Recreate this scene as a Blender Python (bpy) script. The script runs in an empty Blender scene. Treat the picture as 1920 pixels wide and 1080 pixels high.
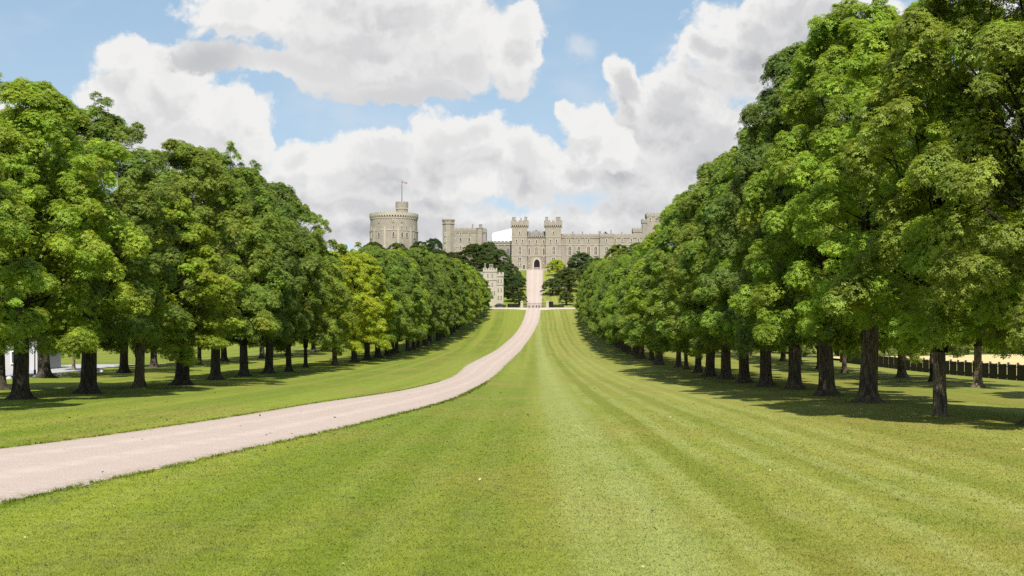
import bpy, math, random
import numpy as np
from mathutils import Vector, Matrix

C = bpy.context.scene.collection
scene = bpy.context.scene
R = math.radians
F, CX, HY, EYE = 2400.0, 1000.0, 655.0, 3.0      # lens in photo pixels, avenue vanishing point, eye height

# ------------------------------------------------------------------ camera
cam = bpy.data.cameras.new('camera')
cam.lens, cam.sensor_width = 45.0, 36.0
cam.shift_x, cam.shift_y = -40/1920, 115/1920
cam.clip_start, cam.clip_end = 0.5, 20000
co = bpy.data.objects.new('camera', cam); C.objects.link(co)
co.location = (0, 0, EYE); co.rotation_euler = (R(90), 0, 0)
scene.camera = co

# ------------------------------------------------------------------ node helper
class NT:
    def __init__(s, nt): s.nt = nt
    def node(s, t, **kw):
        n = s.nt.nodes.new(t)
        for k, v in kw.items(): setattr(n, k, v)
        return n
    def put(s, sock, v):
        if v is None: return
        if hasattr(v, 'is_output'): s.nt.links.new(v, sock)
        else: sock.default_value = v
    def m(s, op, a, b=None, c=None, clamp=False):
        n = s.node('ShaderNodeMath', operation=op, use_clamp=clamp)
        s.put(n.inputs[0], a); s.put(n.inputs[1], b); s.put(n.inputs[2], c)
        return n.outputs[0]
    def v(s, op, a, b=None, scale=None):
        n = s.node('ShaderNodeVectorMath', operation=op)
        s.put(n.inputs[0], a); s.put(n.inputs[1], b)
        if scale is not None: s.put(n.inputs['Scale'], scale)
        return n.outputs['Value'] if op in ('LENGTH', 'DOT_PRODUCT', 'DISTANCE') else n.outputs[0]
    def xyz(s, x=0., y=0., z=0.):
        n = s.node('ShaderNodeCombineXYZ')
        for i, q in enumerate((x, y, z)): s.put(n.inputs[i], q)
        return n.outputs[0]
    def sep(s, v):
        n = s.node('ShaderNodeSeparateXYZ'); s.put(n.inputs[0], v); return n.outputs
    def noise(s, vec, scale=1., detail=2., rough=.5, dist=0.):
        n = s.node('ShaderNodeTexNoise')
        s.put(n.inputs['Vector'], vec); s.put(n.inputs['Scale'], scale); s.put(n.inputs['Detail'], detail)
        s.put(n.inputs['Roughness'], rough); s.put(n.inputs['Distortion'], dist)
        return n.outputs[0]
    def step(s, v, a, b, lo=0., hi=1., smooth=True):
        n = s.node('ShaderNodeMapRange', interpolation_type='SMOOTHSTEP' if smooth else 'LINEAR')
        s.put(n.inputs[0], v)
        for i, q in zip((1, 2, 3, 4), (a, b, lo, hi)): s.put(n.inputs[i], q)
        return n.outputs[0]
    def mix(s, f, a, b, bt='MIX'):
        n = s.node('ShaderNodeMix', data_type='RGBA', blend_type=bt)
        s.put(n.inputs[0], f)
        s.put(n.inputs[6], (*a, 1) if isinstance(a, tuple) and len(a) == 3 else a)
        s.put(n.inputs[7], (*b, 1) if isinstance(b, tuple) and len(b) == 3 else b)
        return n.outputs[2]

# ------------------------------------------------------------------ sky, clouds, sun
SUN_EL, SUN_AZ = 49, 3          # behind the viewer, to the right
world = bpy.data.worlds.new('World'); scene.world = world; world.use_nodes = True
wt = world.node_tree; wt.nodes.clear(); W = NT(wt)
sky = W.node('ShaderNodeTexSky', sky_type='NISHITA')
sky.sun_disc = False; sky.sun_elevation = R(SUN_EL); sky.sun_rotation = R(180 - SUN_AZ)
sky.air_density, sky.dust_density, sky.ozone_density = 1.0, 0.3, 3.0
# cumulus banks: (x, y, half width, half height) as azimuth/elevation in photo pixels about the avenue axis
BANKS = [   # far to near: blobs, grey of the body, bias of the base shade
    ([(900, 440, 900, 80), (700, 400, 330, 75), (560, 330, 170, 80), (1250, 400, 330, 80), (1080, 330, 120, 60), (1180, 330, 160, 75), (60, 250, 160, 90), (1560, 330, 330, 110), (900, 310, 270, 75), (640, 290, 120, 60), (1180, 260, 120, 80)], .80),
    ([(720, 290, 200, 80), (850, 262, 120, 75), (905, 250, 75, 68), (985, 305, 95, 80), (640, 330, 150, 70), (1000, 350, 60, 50), (740, 340, 300, 60), (560, 290, 70, 55)], .52),
    ([(1260, 190, 150, 95), (1180, 150, 70, 60), (1420, 110, 190, 130), (1560, 40, 170, 110), (1320, 270, 220, 100), (1600, 200, 260, 170), (1480, 0, 150, 70), (1950, 150, 200, 200), (1200, 250, 120, 70), (1330, 90, 80, 55), (1400, 50, 130, 90)], .80),
    ([(1105, 225, 68, 60), (1075, 205, 36, 32), (1150, 270, 95, 62), (1090, 280, 60, 45)], .25),
    ([(285, 180, 150, 140), (215, 215, 110, 100), (255, 95, 85, 62), (415, 225, 115, 85), (360, 300, 190, 95), (330, 140, 100, 90), (470, 255, 60, 50), (150, 250, 70, 80), (-150, 200, 160, 90)], .28),
    ([(640, 60, 250, 95), (850, 70, 180, 108), (450, 20, 130, 70), (960, 115, 70, 66), (720, -20, 320, 90), (385, 105, 75, 42), (760, 160, 170, 34), (985, 60, 50, 50), (560, 130, 170, 50), (740, 110, 260, 70), (700, 40, 300, 80)], .36)]
GREY = [(390, 112, 120, 56, .85), (770, 170, 320, 50, .6), (560, 125, 220, 45, .45), (930, 160, 130, 40, .35)]
def ang(px, py):
    az = math.atan((px - CX)/F); return az, math.atan((HY - py)/F*math.cos(az))
def warp_group():
    g = bpy.data.node_groups.new('cloud_warp', 'ShaderNodeTree')
    g.interface.new_socket('P', in_out='INPUT', socket_type='NodeSocketVector')
    g.interface.new_socket('Q', in_out='OUTPUT', socket_type='NodeSocketVector')
    g.interface.new_socket('T', in_out='OUTPUT', socket_type='NodeSocketFloat')
    n = NT(g); gi = n.node('NodeGroupInput'); go = n.node('NodeGroupOutput'); p0 = gi.outputs[0]
    w1 = n.node('ShaderNodeTexNoise'); n.put(w1.inputs['Vector'], p0); w1.inputs['Scale'].default_value = 15; w1.inputs['Detail'].default_value = 6; w1.inputs['Roughness'].default_value = .58
    off = n.v('SCALE', n.v('SUBTRACT', w1.outputs['Color'], (.5, .5, .5)), scale=.060)
    puff = n.node('ShaderNodeTexVoronoi', feature='SMOOTH_F1'); n.put(puff.inputs['Vector'], n.v('ADD', p0, n.v('SCALE', off, scale=.6)))
    puff.inputs['Scale'].default_value = 40; puff.inputs['Detail'].default_value = 3.0; puff.inputs['Roughness'].default_value = .6; puff.inputs['Smoothness'].default_value = .45
    t = n.m('ADD', n.m('MULTIPLY', n.m('SUBTRACT', .42, puff.outputs['Distance']), .34), n.m('MULTIPLY', n.m('SUBTRACT', n.noise(p0, 70, 6, .62), .5), .26))
    n.put(go.inputs[0], n.v('ADD', p0, off)); n.put(go.inputs[1], t); return g
wg = warp_group()
tc = W.node('ShaderNodeTexCoord'); dirv_ = W.v('NORMALIZE', tc.outputs['Generated'])
dx, dy, dz = W.sep(dirv_)
az = W.m('ARCTAN2', dx, dy); el = W.m('ARCSINE', dz)
pv = W.xyz(az, el, 0.)
def warp(v):
    n = W.node('ShaderNodeGroup'); n.node_tree = wg; W.put(n.inputs[0], v); return n.outputs[0], n.outputs[1]
wA = warp(pv); wB = warp(W.v('ADD', pv, (.003, .020, 0)))
def dens(wq, blobs):
    acc = None
    for bx, by, rx, ry in blobs:
        a, e = ang(bx, by)
        d = W.m('SUBTRACT', 1.0, W.v('LENGTH', W.v('MULTIPLY', W.v('SUBTRACT', wq[0], (a, e, 0)), (F/rx, F/ry, 0))))
        acc = d if acc is None else W.m('SMOOTH_MAX', acc, d, .15)
    return W.m('ADD', acc, wq[1])
away = W.m('MAXIMUM', W.step(W.m('ABSOLUTE', az), .45, .75), W.step(el, .30, .45))
front = W.m('SUBTRACT', 1., away)
gen = W.noise(W.v('MULTIPLY', dirv_, (1, 1, 2.2)), 2.6, 6, .58)
blue = W.mix(.75, sky.outputs[0], W.mix(W.step(el, .05, .32), (3.5, 4.4, 5.1), (2.3, 3.4, 4.45)))
col = W.mix(W.step(el, 0.0, -.05), blue, (1.2, 1.3, 1.1))
WHITE, SHADE = (5.7, 5.67, 5.6), (3.2, 3.25, 3.42)
col = W.mix(W.m('MULTIPLY', W.step(gen, .50, .60), away), col, (4.9, 4.9, 4.95))
pa, pe = ang(1085, 100)
puff_ = W.step(W.v('LENGTH', W.v('MULTIPLY', W.v('SUBTRACT', wA[0], (pa, pe, 0)), (F/34, F/26, 0))), 1.2, .2, 0., .55)
veil = W.step(W.noise(W.v('MULTIPLY', pv, (1, 1.6, 1)), 9, 5, .55), .45, .75, 0., .40)
col = W.mix(W.m('MULTIPLY', W.m('MAXIMUM', veil, puff_), front), col, (5.0, 5.1, 5.25))
for bi, (blobs, gb) in enumerate(BANKS):
    d0, d1 = dens(wA, blobs), dens(wB, blobs)
    al = W.step(d0, -.08, .17) if bi else W.step(d0, -.12, .30)
    fall = W.step(W.m('SUBTRACT', d0, d1), .30, -.24)                    # little cloud above: sunlit top; much above: shaded base
    g_ = W.m('MULTIPLY', W.step(d0, .10, .70), gb)
    g_ = W.m('ADD', g_, W.m('MULTIPLY', W.m('SUBTRACT', fall, .40), .48), clamp=True)
    g_ = W.m('ADD', g_, W.m('MULTIPLY', W.m('SUBTRACT', W.noise(W.v('ADD', pv, (bi*.7, 0, 0)), 9, 3, .5), .5), .26), clamp=True)
    if bi == len(BANKS)-1:
        for gx, gy, rx, ry, k in GREY:
            a, e = ang(gx, gy)
            g_ = W.m('MAXIMUM', g_, W.step(W.v('LENGTH', W.v('MULTIPLY', W.v('SUBTRACT', wA[0], (a, e, 0)), (F/rx, F/ry, 0))), 1.2, .1, 0., k))
    col = W.mix(W.m('MULTIPLY', al, front), col, W.mix(g_, WHITE, SHADE))
bg = W.node('ShaderNodeBackground'); W.put(bg.inputs[0], col); bg.inputs[1].default_value = 0.10
wo = W.node('ShaderNodeOutputWorld'); wt.links.new(bg.outputs[0], wo.inputs[0])
world.cycles.sampling_method = 'MANUAL'; world.cycles.sample_map_resolution = 512

sl = bpy.data.lights.new('sun', 'SUN'); sl.energy = 4.8; sl.angle = R(0.6); sl.color = (1.0, .94, .84)
so = bpy.data.objects.new('sun', sl); C.objects.link(so)
sdir = Vector((math.sin(R(SUN_AZ))*math.cos(R(SUN_EL)), -math.cos(R(SUN_AZ))*math.cos(R(SUN_EL)), math.sin(R(SUN_EL))))
so.rotation_euler = sdir.to_track_quat('Z', 'Y').to_euler(); so.location = sdir*200
scene.view_settings.view_transform = 'Standard'; scene.view_settings.look = 'None'
scene.view_settings.gamma = 1.0; scene.view_settings.use_curve_mapping = False
scene.view_settings.exposure = 0.63
scene.render.engine = 'CYCLES'
scene.cycles.max_bounces = 6; scene.cycles.diffuse_bounces = 4; scene.cycles.transmission_bounces = 4
scene.cycles.use_denoising = False

# ------------------------------------------------------------------ helpers for things, parts, meshes
def tag(o, label=None, cat=None, group=None, kind=None):
    for k, v in (('label', label), ('category', cat), ('group', group), ('kind', kind)):
        if v: o[k] = v
    return o
def empty(name, loc, label, cat, group=None, rz=0):
    o = bpy.data.objects.new(name, None); C.objects.link(o)
    o.location = loc; o.rotation_euler = (0, 0, rz); o.empty_display_size = .5
    return tag(o, label, cat, group)
def link(name, me, mats, parent=None, loc=None):
    if mats is not None and not len(me.materials):
        for m_ in (mats if isinstance(mats, (list, tuple)) else [mats]): me.materials.append(m_)
    o = bpy.data.objects.new(name, me); C.objects.link(o)
    if parent: o.parent = parent
    if loc: o.location = loc
    return o
class MB:
    """collects boxes, prisms, tubes; build() links them as ONE mesh object"""
    def __init__(s): s.v, s.f, s.mi = [], [], []; s.cur = 0
    def add(s, vs, fs):
        b = len(s.v); s.v += [tuple(p) for p in vs]
        for f in fs: s.f.append(tuple(b+i for i in f)); s.mi.append(s.cur)
        return s
    def box(s, x0, x1, y0, y1, z0, z1):
        return s.add([(x0,y0,z0),(x1,y0,z0),(x1,y1,z0),(x0,y1,z0),(x0,y0,z1),(x1,y0,z1),(x1,y1,z1),(x0,y1,z1)],
                     [(3,2,1,0),(4,5,6,7),(0,1,5,4),(1,2,6,5),(2,3,7,6),(3,0,4,7)])
    def prism(s, pts, axis, a, b):
        """polygon pts extruded from a to b: axis 'z' (x,y), 'y' (x,z)"""
        n = len(pts)
        if axis == 'z': vs = [(x, y, a) for x, y in pts]+[(x, y, b) for x, y in pts]
        elif axis == 'y': vs = [(x, a, z) for x, z in pts]+[(x, b, z) for x, z in pts]
        else: vs = [(a, y, z) for y, z in pts]+[(b, y, z) for y, z in pts]
        return s.add(vs, [tuple(range(n))[::-1], tuple(range(n, 2*n))]+[(i, (i+1) % n, n+(i+1) % n, n+i) for i in range(n)])
    def rings(s, rings, cap=True):
        """list of closed loops with equal counts"""
        n = len(rings[0]); vs = [p for r in rings for p in r]; fs = []
        for k in range(len(rings)-1):
            for i in range(n):
                j = (i+1) % n; fs.append((k*n+i, k*n+j, (k+1)*n+j, (k+1)*n+i))
        if cap: fs += [tuple(range(n))[::-1], tuple(range((len(rings)-1)*n, len(rings)*n))]
        return s.add(vs, fs)
    def lathe(s, cx, cy, prof, n=24, rot=0.):
        return s.rings([[(cx+r*math.cos(2*math.pi*i/n+rot), cy+r*math.sin(2*math.pi*i/n+rot), z) for i in range(n)] for r, z in prof])
    def tube(s, pts, rad, n=6):
        pts = [Vector(p) for p in pts]; rr = []
        for i, p in enumerate(pts):
            t = (pts[min(i+1, len(pts)-1)]-pts[max(i-1, 0)]).normalized()
            u = t.orthogonal().normalized() if i == 0 else (u - t*u.dot(t)).normalized()
            w = t.cross(u)
            rr.append([p+(u*math.cos(2*math.pi*k/n)+w*math.sin(2*math.pi*k/n))*rad[i] for k in range(n)])
        return s.rings(rr)
    def mesh(s, name, smooth=False):
        me = bpy.data.meshes.new(name); me.from_pydata(s.v, [], s.f); me.update()
        if max(s.mi, default=0): me.polygons.foreach_set('material_index', s.mi)
        if smooth: me.polygons.foreach_set('use_smooth', [True]*len(me.polygons))
        return me
    def build(s, name, mats, parent=None, loc=None, smooth=False):
        return link(name, s.mesh(name, smooth), mats, parent, loc)
def np_mesh(name, verts, faces, mat, nper=4):
    me = bpy.data.meshes.new(name); n = len(faces)
    me.vertices.add(len(verts)); me.vertices.foreach_set('co', verts.astype(np.float32).ravel())
    me.loops.add(n*nper); me.loops.foreach_set('vertex_index', faces.astype(np.int32).ravel())
    me.polygons.add(n); me.polygons.foreach_set('loop_start', np.arange(0, n*nper, nper, dtype=np.int32))
    me.update(calc_edges=True)
    if mat: me.materials.append(mat)
    return me

# ------------------------------------------------------------------ terrain
KN = [(-400, 0), (-50, 0), (110, 0), (150, .25), (180, .7), (270, 2.6), (350, 6.3), (410, 11.2), (470, 18.3), (480, 19.0), (540, 28.5),
      (600, 38.6), (616, 41.2), (624, 41.75), (660, 42.3), (800, 42.5), (950, 40), (1500, 10), (3000, 0), (9000, 0)]
def pchip(xs, ys, q):
    xs, ys = np.array(xs, float), np.array(ys, float); h = np.diff(xs); dl = np.diff(ys)/h; d = np.zeros_like(xs)
    for i in range(1, len(xs)-1):
        if dl[i-1]*dl[i] > 0:
            w1, w2 = 2*h[i]+h[i-1], h[i]+2*h[i-1]; d[i] = (w1+w2)/(w1/dl[i-1]+w2/dl[i])
    i = np.clip(np.searchsorted(xs, q)-1, 0, len(xs)-2); t = (q-xs[i])/h[i]
    return ys[i]*(2*t**3-3*t**2+1)+h[i]*d[i]*(t**3-2*t**2+t)+ys[i+1]*(-2*t**3+3*t**2)+h[i]*d[i+1]*(t**3-t**2)
YT = np.concatenate([np.arange(-60, 700, 2.5), np.arange(700, 1500, 25), np.arange(1500, 9001, 250)])
PT = pchip(*zip(*KN), YT)
def ss(a, b, x):
    t = np.clip((np.asarray(x, float)-a)/(b-a), 0, 1); return t*t*(3-2*t)
def ground(x, y):
    x, y = np.asarray(x, float), np.asarray(y, float)
    z = np.interp(y, YT, PT)*(1-.55*ss(160, 700, np.abs(x)))
    return z + 9*ss(52, 330, x)*(1-ss(380, 900, y)) - .25*ss(40, 52, x)*(1-ss(300, 420, y)) + .9*ss(62, 200, -x)*(1-ss(300, 420, y))
def gz(x, y): return float(ground(x, y))
def at(px, py, D): return ((px-CX)*D/F, D, EYE+(HY-py)*D/F)

# ------------------------------------------------------------------ materials
def mat(name):
    m_ = bpy.data.materials.new(name); m_.use_nodes = True; m_.node_tree.nodes.clear()
    return m_, NT(m_.node_tree)
def finish(n, col, rough=.8, bump=None, bstr=.3, bdist=.05, spec=.3, metal=0.):
    b = n.node('ShaderNodeBsdfPrincipled'); n.put(b.inputs['Base Color'], (*col, 1) if isinstance(col, tuple) and len(col) == 3 else col)
    n.put(b.inputs['Roughness'], rough); b.inputs['Specular IOR Level'].default_value = spec; b.inputs['Metallic'].default_value = metal
    if bump is not None:
        bn = n.node('ShaderNodeBump'); bn.inputs['Strength'].default_value = bstr; bn.inputs['Distance'].default_value = bdist
        n.put(bn.inputs['Height'], bump); n.put(b.inputs['Normal'], bn.outputs[0])
    o = n.node('ShaderNodeOutputMaterial'); n.nt.links.new(b.outputs[0], o.inputs[0]); return b
def simple(name, col, rough=.7, var=.15, scale=2., spec=.3, metal=0.):
    m_, n = mat(name); P = n.node('ShaderNodeNewGeometry').outputs['Position']
    f = n.noise(P, scale, 4, .6)
    c = n.mix(f, tuple(q*(1-var) for q in col), tuple(min(1, q*(1+var)) for q in col))
    finish(n, c, rough, f, .15, .02, spec, metal); return m_

def lawn_color(n):
    P = n.node('ShaderNodeNewGeometry').outputs['Position']; x, y, z = n.sep(P)
    xw = n.m('ADD', x, n.m('MULTIPLY', n.m('SUBTRACT', n.noise(n.xyz(0., n.m('MULTIPLY', y, .02), 0.), 1, 1), .5), 1.0))
    band = n.noise(n.xyz(n.m('MULTIPLY', xw, .42), n.m('MULTIPLY', y, .004), 3.), 1, 1, .4)           # broad mower passes
    wv = n.m('SINE', n.m('MULTIPLY', xw, 2*math.pi/1.45))
    wv = n.step(wv, -.2, .7)
    brk = n.noise(n.v('MULTIPLY', P, (.5, .12, 0)), 1, 3, .6)
    side = n.m('MULTIPLY', n.step(x, 0., 2.5), n.step(x, 14., 9.))
    wvm = n.m('MULTIPLY', n.m('MULTIPLY', wv, n.step(brk, .34, .56)), n.m('ADD', n.m('MULTIPLY', side, .80), .26))
    patch = n.noise(n.v('MULTIPLY', P, (.10, .06, 0)), 1, 4, .6)
    patch2 = n.noise(n.v('MULTIPLY', n.v('ADD', P, (40, 9, 0)), (.55, .30, 0)), 1, 4, .62)
    mid = n.noise(P, 2.6, 4, .65); grain = n.noise(P, 22, 3, .7)
    lo = n.mix(n.step(x, -7., 9.), (.120, .163, .017), (.152, .172, .028)); hi = n.mix(n.step(x, -7., 9.), (.176, .214, .027), (.212, .224, .050))
    c = n.mix(n.step(band, .36, .64), lo, hi)
    c = n.mix(n.m('MULTIPLY', n.step(patch, .42, .72), .75), c, (.212, .184, .046))
    c = n.mix(n.m('MULTIPLY', n.step(patch2, .50, .78), .65), c, (.104, .152, .021))
    dry = n.m('MULTIPLY', n.step(patch2, .46, .22), n.step(x, -6., 16., .15, .8))
    c = n.mix(dry, c, (.220, .180, .066))
    c = n.mix(n.m('MULTIPLY', wvm, .38), c, (.262, .288, .098))
    rough_ = n.m('MULTIPLY', n.step(n.noise(n.v('MULTIPLY', P, (1.1, .8, 0)), 1, 5, .7), .52, .70), n.step(x, 3., -4., .12, .62))
    c = n.mix(rough_, c, (.108, .122, .036))
    strip = n.m('MULTIPLY', n.step(xw, .2, .9), n.step(xw, 3.1, 2.2))                                  # pale strip along the axis
    c = n.mix(n.m('MULTIPLY', strip, n.step(brk, .2, .55, .2, .55)), c, (.250, .282, .095))
    c = n.mix(n.step(mid, .30, .72, 0., 1.), n.mix(1., c, (.87, .88, .82), 'MULTIPLY'), n.mix(1., c, (1.12, 1.11, 1.15), 'MULTIPLY'))
    c = n.mix(n.step(grain, .30, .72), n.mix(1., c, (.80, .82, .74), 'MULTIPLY'), n.mix(1., c, (1.18, 1.17, 1.2), 'MULTIPLY'))
    return c, P, mid, grain
M = {}
m_, n = mat('lawn'); c, P, mid, grain = lawn_color(n)
finish(n, c, .9, n.m('ADD', n.m('MULTIPLY', grain, .5), mid), .22, .03, .1); M['lawn'] = m_
m_, n = mat('grass_blade'); c, P, mid, grain = lawn_color(n)
oi = n.node('ShaderNodeAttribute', attribute_name='tint')
c = n.mix(1., c, oi.outputs['Color'], 'MULTIPLY')
b = n.node('ShaderNodeBsdfDiffuse'); n.put(b.inputs[0], c); n.put(b.inputs['Normal'], n.v('NORMALIZE', n.v('ADD', n.v('SCALE', n.node('ShaderNodeNewGeometry').outputs['Normal'], scale=.5), (0, 0, .8))))
b2 = n.node('ShaderNodeBsdfTranslucent'); n.put(b2.inputs[0], n.mix(1., c, (1.3, 1.3, 1.), 'MULTIPLY'))
ms = n.node('ShaderNodeMixShader'); ms.inputs[0].default_value = .28; n.nt.links.new(b.outputs[0], ms.inputs[1]); n.nt.links.new(b2.outputs[0], ms.inputs[2])
o_ = n.node('ShaderNodeOutputMaterial'); n.nt.links.new(ms.outputs[0], o_.inputs[0])
M['blade'] = m_
# gravel drive
m_, n = mat('pink_gravel'); P = n.node('ShaderNodeNewGeometry').outputs['Position']; x, y, z = n.sep(P)
a1 = n.noise(P, 26, 3, .7); a2 = n.noise(P, 1.1, 4, .6); a3 = n.noise(n.v('MULTIPLY', P, (.9, .07, 0)), 1, 4, .6)
vo = n.node('ShaderNodeTexVoronoi'); n.put(vo.inputs['Vector'], P); vo.inputs['Scale'].default_value = 34
c = n.mix(n.step(a1, .3, .7), (.30, .242, .212), (.465, .385, .340))
c = n.mix(n.step(a2, .35, .75, 0., .5), c, (.43, .352, .308)); c = n.mix(n.step(a3, .45, .70, 0., .45), c, (.385, .302, .25))
c = n.mix(n.step(vo.outputs['Color'], .80, .95, 0., .55), c, (.17, .15, .14))
tr_ = n.node('ShaderNodeAttribute', attribute_name='across').outputs['Fac']
tk = n.m('MAXIMUM', n.step(n.m('ABSOLUTE', n.m('SUBTRACT', tr_, .34)), .09, .02), n.step(n.m('ABSOLUTE', n.m('SUBTRACT', tr_, .68)), .09, .02))
c = n.mix(n.m('MULTIPLY', tk, n.step(a2, .3, .7, .1, .42)), c, (.50, .418, .37))
ed = n.step(n.m('ABSOLUTE', n.m('SUBTRACT', tr_, .5)), .40, .5)
c = n.mix(n.m('MULTIPLY', ed, n.step(n.noise(P, 3.5, 4, .7), .40, .62, 0., .75)), c, (.17, .155, .085))
finish(n, c, .95, n.m('ADD', a1, vo.outputs['Distance']), .5, .02, .1); M['gravel'] = m_
M['forecourt'] = simple('pale_gravel', (.42, .36, .30), .95, .12, 3.)
M['worn'] = simple('worn_turf', (.30, .30, .13), .95, .15, 2.)
M['asphalt'] = simple('grey_asphalt', (.34, .34, .36), .9, .15, 4.)
m_, n = mat('ripe_wheat'); P = n.node('ShaderNodeNewGeometry').outputs['Position']
c = n.mix(n.noise(P, .25, 5, .65), (.44, .34, .16), (.58, .48, .25)); finish(n, c, .95, n.noise(P, 5, 3), .6, .1, .05); M['wheat'] = m_

# foliage: tint per tree (object colour), per leaf and spray (attribute)
m_, n = mat('chestnut_leaf')
ob = n.node('ShaderNodeObjectInfo'); at_ = n.node('ShaderNodeAttribute', attribute_name='tint')
c = n.mix(1., ob.outputs['Color'], at_.outputs['Color'], 'MULTIPLY')
pb = n.node('ShaderNodeBsdfPrincipled'); n.put(pb.inputs['Base Color'], c); pb.inputs['Roughness'].default_value = .55; pb.inputs['Specular IOR Level'].default_value = .22
tr = n.node('ShaderNodeBsdfTranslucent'); n.put(tr.inputs[0], n.mix(1., c, (1.25, 1.2, .55), 'MULTIPLY'))
ms = n.node('ShaderNodeMixShader'); ms.inputs[0].default_value = .46
n.nt.links.new(pb.outputs[0], ms.inputs[1]); n.nt.links.new(tr.outputs[0], ms.inputs[2])
o_ = n.node('ShaderNodeOutputMaterial'); n.nt.links.new(ms.outputs[0], o_.inputs[0]); M['leaf'] = m_
m_, n = mat('bark'); tcb = n.node('ShaderNodeTexCoord').outputs['Object']
ob = n.node('ShaderNodeObjectInfo')
r1 = n.noise(n.v('MULTIPLY', tcb, (7, 7, 1.6)), 1, 5, .7, .6); r2 = n.noise(tcb, 1.2, 3)
c = n.mix(n.step(r1, .35, .68), (.026, .022, .018), (.105, .088, .068)); c = n.mix(n.step(r2, .5, .8, 0., .5), c, (.075, .085, .045))
c = n.mix(1., c, ob.outputs['Color'], 'MULTIPLY')
finish(n, c, .95, r1, .9, .08, .1); M['bark'] = m_

def stone(name, c1, c2, c3):
    m_, n = mat(name); P = n.node('ShaderNodeNewGeometry').outputs['Position']; x, y, z = n.sep(P)
    br = n.node('ShaderNodeTexBrick'); n.put(br.inputs['Vector'], n.xyz(n.m('ADD', x, y), z, 0.)); br.inputs['Scale'].default_value = 1.0
    br.inputs['Color1'].default_value = (*c1, 1); br.inputs['Color2'].default_value = (*c2, 1); br.inputs['Mortar'].default_value = (*[q*.8 for q in c1], 1)
    br.inputs['Brick Width'].default_value = 1.0; br.inputs['Row Height'].default_value = .45; br.inputs['Mortar Size'].default_value = .03
    st = n.noise(n.v('MULTIPLY', P, (.7, .7, .16)), 1, 5, .65); big = n.noise(P, .22, 4, .6)
    c = n.mix(n.step(st, .48, .75, 0., .6), br.outputs['Color'], c3); c = n.mix(n.step(big, .4, .7, 0., .45), c, (c1[0]*1.12, c1[1]*1.08, c1[2]*.98))
    finish(n, c, .92, br.outputs['Fac'], .2, .03, .15); return m_
M['stone'] = stone('castle_stone', (.295, .266, .226), (.235, .213, .183), (.155, .142, .127))
M['stone_grey'] = stone('grey_stone', (.245, .232, .212), (.195, .186, .174), (.12, .117, .11))
M['stone_pale'] = stone('pale_stone', (.385, .353, .29), (.33, .303, .252), (.25, .235, .195))
M['trim'] = simple('dressed_stone', (.38, .345, .285), .9, .12, 1.5)
M['pane'] = simple('dark_glass', (.075, .075, .082), .25, .3, 3., .5)  # base colour lightened to stand in for sky reflected in the panes
M['dark'] = simple('dark_opening', (.018, .012, .016), .9, .2, 2., .1)
M['slate'] = simple('slate', (.11, .12, .14), .7, .2, 3.)
M['white'] = simple('white_sheet', (.80, .80, .78), .6, .05, .2)
M['iron'] = simple('black_iron', (.02, .02, .022), .5, .2, 8., .4)
M['fencewood'] = simple('weathered_dark_wood', (.05, .047, .044), .9, .35, 9.)
M['render_white'] = simple('white_render', (.40, .39, .41), .9, .06, 1.)
M['carpaint'] = simple('dark_car_paint', (.025, .028, .04), .25, .1, 3., .5)
M['rubber'] = simple('black_rubber', (.02, .02, .02), .9, .1, 5.)
M['fr'] = simple('flag_red', (.22, .03, .05), .8, .05); M['fb'] = simple('flag_blue', (.02, .035, .2), .8, .05); M['fw'] = simple('flag_white', (.75, .75, .75), .8, .03)

# ------------------------------------------------------------------ ground sheet, drive, roads
rng = np.random.default_rng(7)
xs = np.concatenate([[-9000, -5000, -2500, -1400, -900], np.arange(-700, -200, 50), np.arange(-200, -40, 8), np.arange(-40, 41, 5),
                     np.arange(44, 200, 8), np.arange(200, 700, 50), [700, 900, 1400, 2500, 5000, 9000]]).astype(float)
X, Y = np.meshgrid(xs, YT); Z = ground(X, Y)
V = np.stack([X, Y, Z], -1).reshape(-1, 3); nx, ny = len(xs), len(YT)
i0 = (np.arange(ny-1)[:, None]*nx+np.arange(nx-1)[None]).ravel()
Fc = np.stack([i0, i0+1, i0+1+nx, i0+nx], -1)
me = np_mesh('lawn_ground', V, Fc, M['lawn']); me.polygons.foreach_set('use_smooth', [True]*len(me.polygons))
tag(link('lawn_ground', me, None), 'wide mown lawn rising to the castle hill', 'lawn', kind='structure')

# drive edges measured off the photo (photo pixels) on the flat, straight up the hill beyond
def flat(px, py): d = F*EYE/(py-HY); return ((px-CX)*d/F, d)
Ledge = [flat(*p) for p in [(-420, 886), (-200, 864), (0, 842), (100, 831), (210, 815), (350, 795), (470, 777), (600, 754), (720, 739), (794, 724), (852, 708)]]
Redge = [flat(*p) for p in [(-420, 1046), (-200, 990), (0, 945), (140, 914), (300, 880), (430, 850), (520, 830), (600, 813), (700, 789), (780, 768), (826, 757), (867, 741), (910, 718)]]
def edge_curve(pts, far):
    y = [p[1] for p in pts]+[q[1] for q in far]; x = [p[0] for p in pts]+[q[0] for q in far]
    return lambda q: np.interp(q, y, x)
def smooth_curve(f, lo, hi, k=5.):
    def g(q):
        q = np.asarray(q, float); w = np.clip(q*.10, .6, 14)
        return sum(f(q+w*t) for t in (-1, -.6, -.3, 0, .3, .6, 1))/7
    return g
Lx = smooth_curve(edge_curve(Ledge, [(-9.6, 180), (-9.0, 240), (-7.4, 310), (-5.2, 370), (-3.4, 420), (-2.5, 460), (-2.4, 480), (-3.0, 540), (-3.4, 640)]), 0, 0)
Rx = smooth_curve(edge_curve(Redge, [(-4.0, 180), (-3.3, 240), (-2.0, 310), (-.1, 370), (1.9, 420), (2.8, 460), (3.0, 480), (4.0, 540), (5.0, 640)]), 0, 0)
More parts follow.
